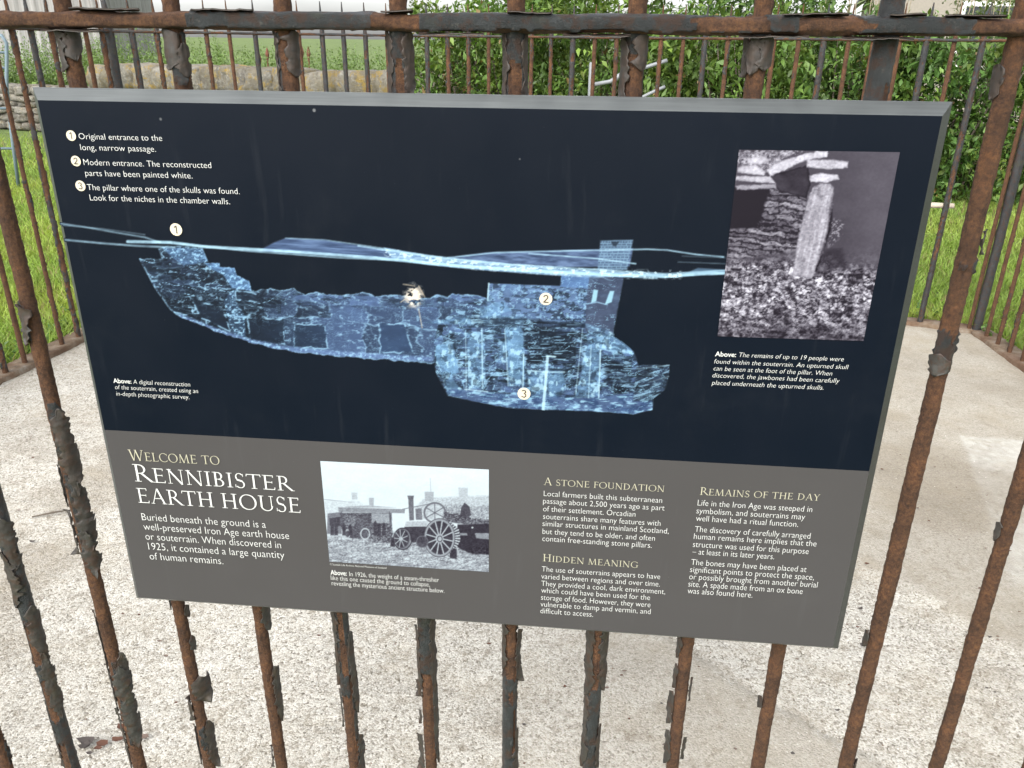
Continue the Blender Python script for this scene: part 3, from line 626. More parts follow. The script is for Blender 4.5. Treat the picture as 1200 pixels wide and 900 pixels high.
def over(col, c, a): return col + (np.asarray(c, float) - col) * np.asarray(a)[..., None]
def poly_a(X, Y, P, w=0.7):
    P = np.asarray(P, float); lo, hi = P.min(0) - 3, P.max(0) + 3
    box = (X > lo[0]) & (X < hi[0]) & (Y > lo[1]) & (Y < hi[1]); a = np.zeros(X.shape)
    if box.any():
        x, y = X[box], Y[box]; d = dpoly(x, y, P, True); a[box] = np.clip(0.5 + np.where(inpoly(x, y, P), d, -d) / (2 * w), 0, 1)
    return a
def line_a(X, Y, P, w, soft_=0.6):
    P = np.asarray(P, float); lo, hi = P.min(0) - w - 3, P.max(0) + w + 3
    box = (X > lo[0]) & (X < hi[0]) & (Y > lo[1]) & (Y < hi[1]); a = np.zeros(X.shape)
    if box.any(): a[box] = np.clip(0.5 + (w / 2 - dpoly(X[box], Y[box], P)) / (2 * soft_) * 1.0, 0, 1)
    return a
def bricks(X, Y, bw, bh, seed, warp=3.0):
    """warped masonry: returns (distance to joint, random per stone, second random)"""
    x = X + (fbm(X / 13, Y / 9, 0, seed) - 0.5) * warp * 2.4; y = Y + (fbm(X / 22, Y / 11, 0, seed + 4) - 0.5) * warp * 1.8
    r = np.floor(y / bh); bwr = bw * (0.55 + 0.9 * _h(r, r * 0, r * 0, seed)); off = _h(r, r * 0 + 3, r * 0, seed) * bw
    c = np.floor((x + off) / bwr); fx = ((x + off) / bwr - c) * bwr; fy = (y / bh - r) * bh
    d = np.minimum(np.minimum(fx, bwr - fx), np.minimum(fy, bh - fy))
    return d, _h(c, r, r * 0, seed + 7), _h(c, r, r * 0 + 5, seed + 8)

CY = np.array([150, 192, 222.0]); MID = np.array([74, 95, 134.0]); DIM = np.array([46, 60, 88.0]); DRK = np.array([19, 27, 40.0]); BG = np.array([22, 29, 40.0])
PASS = [(164, 304), (180, 302), (190, 303), (186, 291), (196, 287), (238, 291), (243, 305), (240, 308), (257, 308), (258, 313), (275, 314), (278, 323), (292, 329), (295, 341), (318, 338), (330, 341), (345, 338), (358, 345), (372, 343), (400, 346), (425, 342), (440, 347), (470, 346), (488, 350), (505, 349), (512, 345), (525, 348), (530, 343), (545, 346), (560, 345), (572, 350), (585, 380), (560, 420), (506, 426), (440, 421), (390, 417), (330, 410), (290, 400), (250, 387), (212, 371), (200, 363), (182, 338)]
CHAM = [(509, 400), (514, 380), (540, 358), (571, 350), (573, 332), (657, 335), (658, 323), (731, 325), (718, 394), (730, 402), (743, 412), (748, 428), (785, 428), (784, 440), (779, 457), (766, 466), (765, 480), (742, 485), (700, 482), (640, 480), (598, 478), (560, 471), (526, 464), (511, 436)]
def paint_cutaway(X, Y):
    col = np.empty(X.shape + (3,)); col[:] = BG; mask = np.zeros(X.shape, bool)
    n1 = fbm(X / 9, Y / 5, 0, 2); n2 = fbm(X / 2.6, Y / 2.0, 0, 5, 3); n3 = fbm(X / 40, Y / 25, 0, 8, 3)
    wa = (fbm(X / 16, Y / 16, 0, 301) - 0.5) * 14
    ridge = lambda sx_, sy_, sd_, w: np.exp(-((fbm((X + wa) / sx_, (Y - X * 0.05 + wa * 0.4) / sy_, 0, sd_, 3) - 0.5) / w) ** 2)
    rg1, rg2, rg3 = ridge(30, 8, 311, 0.018), ridge(14, 7, 313, 0.022), ridge(9, 5, 317, 0.03)
    # passage masonry
    rag = (fbm(X / 7, Y / 7, 0, 41) - 0.5) * 5
    ap = poly_a(X + rag * 0.5, Y + rag, PASS, 0.6); d, r1, r2 = bricks(X + 0.15 * Y, Y - (X - 160) * 0.09, 26, 6.2, 11, 6.0)
    big, rb, rb2 = bricks(X - 0.1 * Y, Y - 2 - (X - 160) * 0.06, 46, 36, 17, 9)
    t = sstep(260, 420, X)
    stone = DRK + (MID - DRK) * np.clip(0.10 + 0.75 * t + (r1 - 0.5) * 0.55 + (n1 - 0.5) * 0.5, 0, 1.15)[..., None]
    low = sstep(350, 362, Y + 0.13 * (250 - X) * (X < 330) - 0.02 * (X - 300) + rag)
    slab = DRK + (MID - DRK) * np.clip(0.05 + 0.55 * t + (rb - 0.5) * 0.5 + (n1 - 0.5) * 0.2, 0, 1)[..., None]
    stone = stone * (1 - low[..., None]) + slab * low[..., None]
    e1 = (1 - low) * (0.45 * np.exp(-(d / 0.8) ** 2) * sstep(0.35, 0.65, n1) * r2 + 0.75 * rg1 * sstep(0.3, 0.6, n2 + 0.1) + 0.35 * rg2 * t * n2); e2 = low * (0.8 * np.exp(-(big / 1.2) ** 2) * sstep(0.40, 0.60, n1 + 0.08) + 0.5 * rg1 * n2 + 0.25 * rg2 * t)
    stone = over(stone, CY, np.clip(e1 + e2, 0, 0.9) * (0.65 + 0.35 * (1 - t)))
    stone = over(stone, DRK, 0.55 * sstep(0.56, 0.66, fbm(X / 14, Y / 4, 0, 63)) * (1 - low)); stone = over(stone, CY, 0.55 * sstep(0.62, 0.80, fbm(X / 5, Y / 3, 0, 61))); stone = over(stone, CY, 0.30 * rg3 * n2)
    edge = np.exp(-(dpoly(X, Y + rag * 0.6, PASS, True) / 1.3) ** 2) * sstep(0.3, 0.6, n2 + 0.1)
    stone = over(stone, CY, 0.7 * edge)
    fl = line_a(X, Y, [(212, 371), (250, 386), (290, 399), (330, 408), (390, 414), (440, 417), (505, 421)], 5.5, 1.6); stone = over(stone, MID * 1.1 + 25 * n2[..., None], 0.8 * fl)
    stone = over(stone, CY, 0.75 * sstep(0.5, 0.7, n2) * fl)
    col = col * (1 - ap[..., None]) + stone * ap[..., None]; mask |= ap > 0
    for P, a in (([(190, 289), (238, 292), (244, 306), (216, 311), (200, 300)], 0.55), ([(240, 308), (257, 308), (258, 313), (275, 314), (278, 323), (292, 329), (295, 341), (272, 337), (262, 322), (246, 314)], 0.75),
                 ([(276, 338), (281, 338), (275, 350), (288, 372), (288, 396), (272, 390), (262, 352)], 0.30)):
        q = poly_a(X + rag * 0.3, Y + rag * 0.3, P); col = over(col, np.array([104, 146, 196.0]), q * a * (0.45 + 0.8 * n2)); col = over(col, CY, q * 0.8 * sstep(0.55, 0.75, n2)); mask |= q > 0
    for P in ([(225, 351), (261, 361), (270, 388), (236, 372)], [(277, 341), (310, 345), (311, 353), (300, 354), (276, 350)], [(290, 372), (333, 374), (334, 403), (294, 397)], [(346, 380), (381, 381), (384, 408), (345, 406)], [(445, 379), (474, 379), (483, 412), (446, 414)]):
        q = poly_a(X + rag * 0.5, Y + rag * 0.5, P, 1.0); col = over(col, DRK + (40 * sstep(300, 440, X) + 14 * n1)[..., None] * np.array([0.55, 0.75, 1.1]), q * 0.95)
        col = over(col, CY, 0.75 * np.exp(-(dpoly(X + rag * 0.9, Y + rag * 0.9, P, True) / 0.9) ** 2) * sstep(0.38, 0.58, n1))
    # chamber
    rc = rag * 0.7; ac = poly_a(X + rc * 0.5, Y + rc * 0.5 * (Y > 345), CHAM, 0.6)
    d, r1, r2 = bricks(X, Y, 16, 5.0, 23, 6.0)
    st = DRK + (MID * 1.02 - DRK) * np.clip(0.40 + (r1 - 0.5) * 0.9 + (n1 - 0.5) * 0.9, 0, 1.3)[..., None]
    st = over(st, CY, np.clip(0.45 * np.exp(-(d / 0.8) ** 2) * n2 * r2 + 0.7 * rg2 * sstep(0.3, 0.6, n2) + 0.35 * rg3 * n1, 0, 0.85))
    st = over(st, CY, 0.70 * sstep(0.57, 0.72, fbm(X / 12, Y / 6, 0, 71)))
    st = over(st, DRK, 0.75 * sstep(0.58, 0.72, fbm(X / 10, Y / 3.2, 0, 75)))
    upper = poly_a(X, Y, [(571, 331), (690, 335), (690, 378), (571, 376)], 1.5)
    up_c = np.array([84, 108, 146.0]) + 34 * (n1 - 0.5)[..., None]
    up_c = over(up_c, DRK, 0.7 * sstep(0.52, 0.62, fbm(X / 7, Y / 3.0, 0, 81, 3)) * sstep(598, 650, X)); up_c = over(up_c, DRK, 0.5 * sstep(0.58, 0.66, fbm(X / 7, Y / 3.4, 0, 83, 3)))
    up_c = over(up_c, CY, 0.6 * sstep(0.60, 0.70, fbm(X / 3.5, Y / 2.6, 0, 85, 3)))
    st = st * (1 - upper[..., None] * 0.9) + up_c * upper[..., None] * 0.9
    col = col * (1 - ac[..., None]) + st * ac[..., None]; mask |= ac > 0
    for P, c, a in (([(658, 322), (691, 324), (691, 338), (658, 336)], (84, 116, 164), 0.8), ([(691, 324), (731, 326), (718, 392), (686, 388), (688, 345)], (60, 70, 94), 0.92)):
        q = poly_a(X, Y, P, 0.6); col = over(col, np.array(c, float) + 16 * (n1 - 0.5)[..., None], q * a); mask |= q > 0
    for P in ([(696, 339), (701, 340), (699, 353), (693, 355)], [(715, 341), (720, 341), (717, 354), (709, 357)]):
        col = over(col, (150, 195, 215), poly_a(X, Y, P) * 0.9)
    col = over(col, CY, 0.7 * line_a(X, Y, [(688, 356), (700, 354), (712, 357)], 1.2))
    for P, a in (([(496, 378), (560, 369), (612, 371), (613, 377), (545, 380)], 0.6), ([(592, 383), (613, 384), (616, 452), (597, 452)], 0.75), ([(510, 405), (530, 402), (539, 436), (530, 440), (512, 425)], 0.85), ([(548, 390), (568, 392), (569, 455), (549, 456)], 0.5),
                 ([(590, 400), (597, 398), (596, 425), (580, 424)], 0.55), ([(512, 425), (522, 430), (544, 462), (526, 463)], 0.5), ([(690, 395), (704, 412), (702, 465), (675, 464)], 0.55), ([(618, 435), (660, 434), (664, 455), (652, 468), (622, 468)], 0.55), ([(685, 378), (715, 388), (738, 402), (742, 415), (700, 408)], 0.5), ([(560, 362), (590, 352), (600, 364), (570, 372)], 0.6)):
        q = poly_a(X + rag * 0.4, Y + rag * 0.4, P, 1.0); col = over(col, np.array([106, 146, 184.0]), q * a * (0.65 + 0.6 * n1)); col = over(col, (170, 208, 228), q * 0.7 * sstep(0.55, 0.68, fbm(X / 5, Y / 7, 0, 331))); col = over(col, DRK, q * 0.45 * sstep(0.58, 0.66, fbm(X / 6, Y / 6, 0, 333)));
    for P in ([(612, 384), (676, 388), (676, 428), (622, 426)], [(706, 414), (742, 420), (738, 470), (728, 470), (712, 448)], [(545, 372), (596, 372), (680, 380), (670, 385), (560, 380)]):
        q = poly_a(X + rag, Y + rag, P, 2.0); col = over(col, DRK, q * (0.45 + 0.5 * sstep(0.42, 0.58, fbm(X / 12, Y / 2.2, 0, 91))))
        col = over(col, CY, q * 0.6 * sstep(0.62, 0.70, fbm(X / 16, Y / 1.6, 0, 93)))
    floor_ = poly_a(X, Y + rag * 0.5, [(524, 455), (600, 462), (690, 466), (765, 458), (765, 482), (740, 486), (640, 481), (560, 472), (528, 464)], 1.5)
    col = over(col, MID * 0.95 + (CY - MID) * sstep(0.48, 0.70, fbm(X / 9, Y / 2.5, 0, 335))[..., None] - 22 * sstep(0.5, 0.6, fbm(X / 7, Y / 4, 0, 337))[..., None], floor_ * ac * 0.85)
    for P, w, a in (([(642, 419), (640, 445), (637, 480)], 3.4, 0.75), ([(619, 434), (640, 436), (662, 436)], 1.6, 0.55), ([(641, 417), (651, 418)], 2.0, 0.8), ([(565, 385), (566, 455)], 1.3, 0.7), ([(546, 388), (547, 458)], 1.1, 0.5), ([(546, 418), (566, 418)], 1.3, 0.5), ([(704, 410), (702, 466)], 1.4, 0.8), ([(693, 405), (690, 466)], 1.0, 0.6), ([(592, 386), (596, 452)], 1.2, 0.6), ([(614, 415), (613, 460)], 1.2, 0.8), ([(683, 385), (675, 462)], 1.0, 0.5), ([(545, 456), (572, 459)], 1.2, 0.7), ([(573, 331), (572, 352)], 1.8, 0.7), ([(748, 432), (784, 428)], 1.3, 0.7), ([(760, 448), (784, 441)], 1.1, 0.6)):
        col = over(col, (188, 222, 238), line_a(X, Y, P, w) * a)
    tail = poly_a(X, Y, [(746, 428), (786, 428), (780, 456), (765, 470), (742, 470)], 1.0); col = over(col, BG, tail * 0.55); col = over(col, CY, tail * 0.6 * sstep(0.55, 0.7, fbm(X / 14, (Y + X * 0.3) / 2.0, 0, 97)))
    both = np.maximum(ap, ac); fine = ridge(11, 4.5, 351, 0.02) * sstep(0.35, 0.6, fbm(X / 20, Y / 12, 0, 353)); col = over(col, (150, 196, 226), np.maximum(ac, ap * 0.35) * np.clip(0.6 * fine + 0.35 * rg2 * sstep(0.45, 0.65, n3), 0, 0.8))
    glow = both * sstep(0.50, 0.75, fbm(X / 26, Y / 16, 0, 355)); col = over(col, (120, 168, 214), 0.14 * glow * (0.4 + 0.6 * ac))
    # surface of the ground above
    def sheet(P, c0, c1, a, sc=(30, 1.6), sd_=101):
        nonlocal col, mask
        q = poly_a(X, Y, P, 0.8); t_ = fbm(X / sc[0], (Y - X * 0.06) / sc[1], 0, sd_, 3)[..., None]; col = over(col, np.asarray(c0, float) * (1 - t_) + np.asarray(c1, float) * t_, q * a); mask |= q > 0.0
    sheet([(303, 294), (322, 284), (335, 279), (380, 281), (430, 289), (520, 303), (470, 305), (400, 299)], (36, 50, 80), (116, 142, 184), 0.95, (26, 1.9))
    sheet([(525, 302), (570, 296), (640, 294), (700, 292), (742, 291), (738, 312), (640, 313), (560, 308)], (34, 46, 74), (116, 140, 180), 0.95, (12, 2.6))
    sheet([(450, 290), (500, 299), (560, 306), (640, 313), (700, 317), (790, 322), (700, 325), (640, 322), (560, 316), (500, 310), (460, 303)], (84, 118, 160), (190, 220, 236), 0.9, (5, 2.2), 103)
    sheet([(704, 282), (742, 281), (735, 316), (700, 318)], (60, 78, 104), (104, 130, 158), 0.85, (6, 1.5), 105)
    q = poly_a(X, Y, [(704, 282), (742, 281), (735, 316), (700, 318)], 0.6); d, r1, r2 = bricks(X, Y, 5, 3.0, 55, 0.3); col = over(col, CY, q * 0.4 * np.exp(-(d / 0.5) ** 2)); col = over(col, DRK, poly_a(X, Y, [(716, 283), (726, 283), (722, 289), (718, 288)]) * 0.7)
    sheet([(800, 322), (818, 314), (850, 316), (850, 320)], (70, 96, 130), (130, 168, 196), 0.6)
    for P, w, a in (([(72, 262), (100, 266), (140, 273), (170, 278), (188, 284)], 1.8, 0.55), ([(74, 264), (120, 268), (170, 275)], 1.0, 0.4), ([(77, 281), (120, 285), (160, 288), (205, 290)], 2.2, 0.6), ([(150, 283), (200, 284), (240, 289), (330, 294), (440, 302), (530, 311), (620, 317), (700, 321), (780, 324), (820, 321), (850, 320)], 3.4, 0.9),
                    ([(205, 285), (290, 294), (400, 302), (470, 305), (560, 313), (660, 320), (770, 326)], 1.8, 0.7), ([(420, 288), (460, 294), (520, 302), (600, 310), (700, 316), (780, 321), (850, 317)], 2.2, 0.75), ([(525, 302), (580, 296), (660, 294), (760, 292), (782, 293), (815, 298), (848, 301)], 1.7, 0.75), ([(620, 297), (700, 303), (745, 309)], 1.6, 0.8), ([(335, 279), (380, 281), (430, 288), (470, 294)], 1.2, 0.6), ([(795, 307), (850, 309)], 0.8, 0.35), ([(800, 300), (850, 302)], 0.7, 0.3)):
        q = line_a(X, Y, P, w, 0.7) * (0.55 + 0.6 * n1) ; col = over(col, (172, 210, 232), np.clip(q * a, 0, 1)); mask |= q > 0.02
    lace = line_a(X, Y, [(455, 296), (500, 304), (560, 311), (640, 317), (720, 321), (795, 322)], 9, 2) * sstep(0.54, 0.66, fbm(X / 4.2, Y / 2.4, 0, 341, 3)); col = over(col, (205, 230, 240), 0.75 * lace); mask |= lace > 0.05
    # skull
    sk = np.exp(-(((X - 485) / 10.5) ** 2 + ((Y - 347) / 13.0) ** 2) ** 2); g = sstep(0.40, 0.60, fbm(X / 4.5, Y / 3.6, 0, 121)); col = over(col, (232, 218, 202), sk * g); mask |= sk * g > 0.05
    col = over(col, (245, 235, 220), sk * 0.9 * sstep(0.58, 0.72, fbm(X / 3, Y / 3, 0, 125)))
    for P in ([(473, 333), (486, 335)], [(470, 354), (476, 350)], [(491, 362), (495, 384)], [(491, 335), (498, 348)]): q = line_a(X, Y, P, 1.1); col = over(col, (220, 200, 172), q * 0.6); mask |= q > 0.02
    return col, mask
print_sheet('cutaway_drawing', [(70, 255), (851, 255), (851, 492), (70, 492)], 0.00078, paint_cutaway)

def duo(v, lo=(38, 33, 44), hi=(232, 230, 242)): v = np.clip(v, 0, 1)[..., None]; return np.array(lo, float) * (1 - v) + np.array(hi, float) * v
PQ = [(866, 175.3), (1054.4, 178.3), (1012, 399.4), (841, 393.9)]
def C6(x, y): return (830 + x / 3.6, 160 + y / 3.6)
def paint_pillar(X, Y):
    x, y = (X - 830) * 3.6, (Y - 160) * 3.6
    n1 = fbm(x / 40, y / 40, 0, 1); n2 = fbm(x / 9, y / 7, 0, 2, 4); n3 = fbm(x / 90, y / 60, 0, 3)
    v = 0.16 + 0.10 * n3 + 0.06 * (n2 - 0.5); v = v + 0.07 * sstep(540, 700, x)
    def stone(P, val, tex=0.25, w=3, rg=8):
        nonlocal v
        rx = (fbm(x / 12, y / 12, 0, 7) - 0.5) * rg; a = poly_a(x + rx, y + rx, P, w); v = v * (1 - a) + (val + tex * (n2 - 0.5) * 2 + 0.25 * (n1 - 0.5)) * a
        v = v - 0.30 * a * np.exp(-(dpoly(x + rx, y + rx, P, True) / 5) ** 2) * 0.6
    wall = poly_a(x, y, [(265, 205), (420, 240), (395, 480), (80, 520), (85, 390), (200, 385)], 6); d, r1, r2 = bricks(x, y - 0.12 * x + (fbm(x / 60, y / 40, 0, 61) - 0.5) * 30, 125, 24, 31, 15)
    wv = 0.42 + 0.35 * (r1 - 0.5) + 0.55 * (n2 - 0.5); wv = wv - 0.45 * np.exp(-(d / 4.5) ** 2); v = v * (1 - wall) + wv * wall
    v = v - 0.55 * poly_a(x, y, [(90, 215), (255, 225), (205, 380), (85, 385)], 10) * 0.75
    stone([(240, 170), (420, 120), (430, 200), (415, 260), (300, 230)], 0.12, 0.05)
    stone([(120, 60), (400, 55), (330, 90), (250, 150), (125, 130)], 0.55, 0.6, 4, 25)
    for P, val in (([(160, 88), (240, 82), (258, 100), (220, 118), (165, 112)], .85), ([(122, 128), (200, 118), (245, 150), (235, 165), (124, 152)], .85), ([(118, 165), (262, 168), (285, 198), (116, 186)], .82), ([(114, 205), (285, 200), (287, 218), (120, 226)], .70), ([(245, 140), (290, 110), (405, 72), (460, 60), (505, 62), (500, 85), (400, 104), (290, 158), (262, 168)], .9), ([(415, 98), (520, 96), (590, 105), (588, 132), (500, 138), (415, 130)], .85), ([(428, 165), (470, 152), (545, 160), (552, 180), (500, 194), (430, 190)], .92)):
        stone(P, val, 0.18)
    rub = sstep(470, 560, y + 0.06 * (x - 300) + 40 * (n1 - 0.5)) * (1 - 0.0); rv = 0.42 + 1.7 * (fbm(x / 15, y / 11, 0, 43, 5) - 0.5) + 0.9 * (vn(x / 7, y / 5, 0, 49) - 0.5) * sstep(0.3, 0.6, n1) + 0.5 * (n1 - 0.5)
    d_, q1, q2 = bricks(x + (fbm(x / 25, y / 25, 0, 63) - 0.5) * 50, y + (fbm(x / 25, y / 25, 0, 64) - 0.5) * 40, 34, 20, 65, 16)
    rv = 0.45 + 1.45 * (0.5 * rv + 0.5 * (0.30 + 0.70 * q1 ** 1.4 - 0.42 * np.exp(-(d_ / 3.5) ** 2) + 0.4 * (n2 - 0.5)) - 0.42)
    rv = rv * (0.55 + 0.45 * sstep(860, 700, y)) ; rub = rub * (1 - 0.85 * sstep(440, 600, x) * sstep(600, 520, y)); v = v * (1 - rub) + rv * rub
    deep = poly_a(x, y, [(440, 590), (470, 480), (560, 470), (600, 560), (540, 560), (470, 590)], 12); v = v * (1 - 0.6 * deep)
    stone([(440, 215), (470, 196), (515, 198), (530, 215), (525, 300), (490, 470), (455, 560), (440, 600), (355, 585), (372, 460), (400, 340), (420, 260)], 0.70, 0.22, 3, 6)
    streak = poly_a(x, y, [(445, 215), (525, 205), (480, 470), (435, 595), (360, 585), (405, 340)], 3); v = v + streak * 0.35 * (fbm((x + 0.22 * y) / 9, y / 90, 0, 47) - 0.5)
    v = v - 0.30 * poly_a(x, y, [(515, 260), (528, 230), (520, 380), (455, 575), (448, 570), (500, 400)], 4)
    fl_ = poly_a(x, y, [(520, 345), (575, 360), (560, 420), (505, 470), (510, 400)], 8); v = v + fl_ * 0.35 * sstep(0.5, 0.62, n2)
    v = v + 0.4 * np.exp(-(((x - 470) / 24) ** 2 + ((y - 608) / 14) ** 2)) - 0.25 * poly_a(x, y, [(550, 580), (655, 580), (625, 622), (600, 620)], 5) - 0.2 * poly_a(x, y, [(540, 690), (610, 655), (615, 760), (545, 755)], 6)
    return duo(v * 0.92, (28, 23, 33), (215, 213, 226)), np.ones(X.shape, bool)
print_sheet('pillar_photograph', PQ, 0.00070, paint_pillar, -0.0006)

EQ = [(376, 540), (573.5, 550), (573.5, 670), (387, 657.8)]
def paint_engine(X, Y):
    x, y = (X - 370) * 5.4545, (Y - 530) * 5.4545
    n1 = fbm(x / 50, y / 30, 0, 201); n2 = fbm(x / 8, y / 6, 0, 203, 4); n3 = fbm((x + 1.2 * y) / 40, y / 10, 0, 205)
    v = 0.93 - 0.05 * n1 - 0.03 * sstep(100, 300, y)
    def P(pts, val, a=0.9, w=3, tex=0.2):
        nonlocal v
        q = poly_a(x, y, pts, w) * a; v = v * (1 - q) + (val + tex * (n2 - 0.5)) * q
    def Ln(pts, wd, val, a=0.9):
        nonlocal v
        q = line_a(x, y, pts, wd, 2.5) * a; v = v * (1 - q) + val * q
    def Ring(cx, cy, rx, ry, wd, val, a=0.9):
        nonlocal v
        rr_ = np.hypot((x - cx) / rx, (y - cy) / ry); q = np.clip((wd / 2 - np.abs(rr_ - 1) * min(rx, ry)) / 4 + 0.5, 0, 1) * a; v = v * (1 - q) + val * q
    def Disc(cx, cy, rx, ry, val, a=0.9):
        nonlocal v
        q = np.clip((1 - np.hypot((x - cx) / rx, (y - cy) / ry)) * min(rx, ry) / 4 + 0.5, 0, 1) * a; v = v * (1 - q) + (val + 0.2 * (n2 - 0.5)) * q
    # far roofs, chimneys
    P([(640, 350), (690, 300), (760, 290), (1115, 275), (1115, 440), (800, 440), (640, 420)], 0.70, 0.75, 8, 0.35); P([(700, 250), (758, 252), (756, 310), (702, 310)], 0.62, 0.8); P([(915, 225), (975, 225), (975, 285), (920, 285)], 0.72, 0.8); P([(232, 255), (270, 258), (270, 300), (236, 300)], 0.70, 0.8)
    P([(345, 290), (375, 290), (375, 340), (345, 340)], 0.62, 0.8); Ln([(735, 165), (740, 250)], 4, 0.65, 0.8); Ln([(60, 300), (250, 320)], 4, 0.55); P([(60, 310), (280, 310), (320, 350), (320, 420), (66, 420)], 0.80, 0.7, 6)
    P([(820, 330), (1115, 340), (1115, 450), (840, 440)], 0.58, 0.7, 6, 0.7)
    # ground
    g = sstep(515, 560, y + 0.05 * x); v = v * (1 - g) + (0.62 + 0.45 * (n3 - 0.5) + 0.5 * (n2 - 0.5) - 0.12 * sstep(300, 900, x) * sstep(680, 560, y)) * g
    # shed and thresher
    P([(80, 390), (165, 380), (170, 520), (75, 520)], 0.35, 0.8); P([(160, 385), (490, 385), (490, 560), (200, 545), (165, 480)], 0.24, 0.9, 5, 0.5); P([(147, 350), (575, 362), (572, 388), (150, 380)], 0.52, 0.95); P([(190, 345), (340, 338), (520, 352), (200, 352)], 0.60, 0.8)
    P([(360, 388), (480, 392), (478, 455), (362, 450)], 0.66, 0.8); P([(180, 400), (260, 400), (255, 470), (185, 480)], 0.50, 0.6, 5, 0.7); P([(90, 420), (160, 410), (165, 470), (95, 470)], 0.20, 0.9)
    for X0 in (170, 475): Ln([(X0, 380), (X0 + 6, 480)], 7, 0.30)
    P([(340, 455), (490, 450), (500, 575), (380, 580), (345, 530)], 0.36, 0.75, 5, 0.9)
    Ring(320, 520, 28, 34, 8, 0.75); Disc(320, 520, 14, 18, 0.35, 0.5); Ring(207, 520, 16, 26, 6, 0.7)
    for X0, h in ((110, 70), (135, 75), (185, 80), (385, 95), (410, 80), (440, 85), (225, 70)): P([(X0 - 12, 530), (X0 - 10, 530 - h + 12), (X0, 530 - h), (X0 + 10, 530 - h + 12), (X0 + 12, 530)], 0.16, 0.85)
    # engine
    P([(570, 475), (730, 470), (730, 570), (620, 575), (580, 520)], 0.14, 0.95); P([(580, 440), (720, 438), (735, 475), (575, 470)], 0.70, 0.9); P([(595, 290), (628, 290), (632, 432), (603, 436)], 0.36, 0.95); P([(590, 276), (632, 276), (628, 294), (594, 294)], 0.34, 0.95); P([(640, 360), (680, 355), (685, 430), (645, 430)], 0.40, 0.9)
    Ring(765, 385, 66, 62, 13, 0.36); Ring(765, 385, 60, 56, 3, 0.75, 0.7)
    for a in (0.5, 1.55, 2.6, 3.7, 4.7, 5.7): Ln([(765, 385), (765 + 60 * math.cos(a), 385 + 56 * math.sin(a))], 6, 0.30, 0.8)
    Ln([(560, 362), (700, 335), (765, 322)], 5, 0.42)
    P([(820, 380), (900, 390), (960, 400), (1000, 420), (1115, 430), (1115, 470), (960, 460), (830, 440)], 0.26, 0.85, 6, 0.9); P([(925, 400), (935, 350), (955, 320), (985, 345), (998, 400), (960, 420)], 0.20, 0.95)
    P([(910, 460), (1115, 455), (1115, 650), (980, 640), (900, 600)], 0.09, 0.95, 4, 0.15); P([(1020, 515), (1115, 515), (1115, 555), (1030, 548)], 0.62, 0.85); P([(925, 515), (970, 515), (975, 530), (925, 530)], 0.60, 0.8); Disc(1005, 480, 7, 6, 0.8)
    P([(985, 610), (1115, 600), (1115, 655), (1000, 650)], 0.10, 0.8, 4, 0.5)
    # wheels
    q = poly_a(x, y, [(790, 428), (860, 440), (920, 490), (930, 560), (900, 620), (850, 670), (880, 560)], 3); v = v * (1 - q) + (0.25 + 0.45 * (np.sin(np.arctan2(y - 545, x - 800) * 42) > 0)) * q
    Disc(795, 545, 92, 116, 0.13, 0.95); Ring(795, 545, 92, 116, 15, 0.62); Ring(795, 545, 98, 122, 4, 0.22)
    for i in range(12):
        a = i * math.pi / 6 + 0.2; Ln([(795, 548), (795 + 84 * math.cos(a), 545 + 106 * math.sin(a))], 8, 0.72, 0.95)
    Disc(795, 550, 26, 30, 0.66); Ring(797, 552, 15, 18, 5, 0.2)
    Disc(555, 550, 52, 66, 0.15, 0.95); Ring(555, 550, 50, 64, 9, 0.45); Ring(560, 552, 58, 68, 6, 0.12)
    for i in range(9):
        a = i * math.pi / 4.5 + 0.4; Ln([(548, 552), (548 + 44 * math.cos(a), 550 + 56 * math.sin(a))], 6, 0.70, 0.9)
    Disc(548, 552, 12, 14, 0.7); Disc(685, 570, 40, 38, 0.18, 0.8); Ring(685, 570, 36, 36, 5, 0.4)
    P([(480, 600), (490, 545), (505, 545), (512, 605)], 0.12); P([(855, 675), (870, 625), (890, 610), (905, 620), (905, 680)], 0.10); Ln([(905, 605), (930, 680)], 8, 0.7); Ln([(835, 665), (860, 670)], 6, 0.85)
    v = v + 0.05 * (n2 - 0.5)
    return duo(np.clip(v, 0, 1) ** 1.12, (30, 25, 36), (212, 226, 234)), np.ones(X.shape, bool)
print_sheet('engine_photograph', EQ, 0.00066, paint_engine, -0.0006)

# --- lettering
M_WHITE = mat_plain('white_ink', (0.50, 0.50, 0.49), 0.45, var=0.02); M_CREAM = mat_plain('cream_ink', (0.45, 0.42, 0.34), 0.45, var=0.02)
M_PALE = mat_plain('pale_grey_ink', (0.50, 0.50, 0.485), 0.45, var=0.02); M_MARK = mat_plain('marker_cream', (0.53, 0.475, 0.365), 0.45, var=0.03); M_NUM = mat_plain('marker_ink', (0.05, 0.04, 0.035), 0.5, var=0.02)
M_GOLD = mat_plain('gold_ink', (0.37, 0.35, 0.265), 0.45, var=0.02)
TXT_Y = -0.0009
_fc = {}
def text_geo(s, bold=False, italic=False):
    c = bpy.data.curves.new('lettering', 'FONT'); c.body = s; c.size = 1.0; c.resolution_u = 3
    c.offset = 0.016 if bold else -0.012
    if italic: c.shear = 0.16
    o = bpy.data.objects.new('lettering', c); COL.objects.link(o); return o, c
_jobs = []
def line(block, s, x0, y0, x1, y1, cap, bold=False, italic=False): _jobs.append((block, s, x0, y0, x1, y1, cap, bold, italic, text_geo(s, bold, italic)))
blocks = {}
def block(key, name, mat): blocks[key] = [name, mat, [], [], 0]; return key
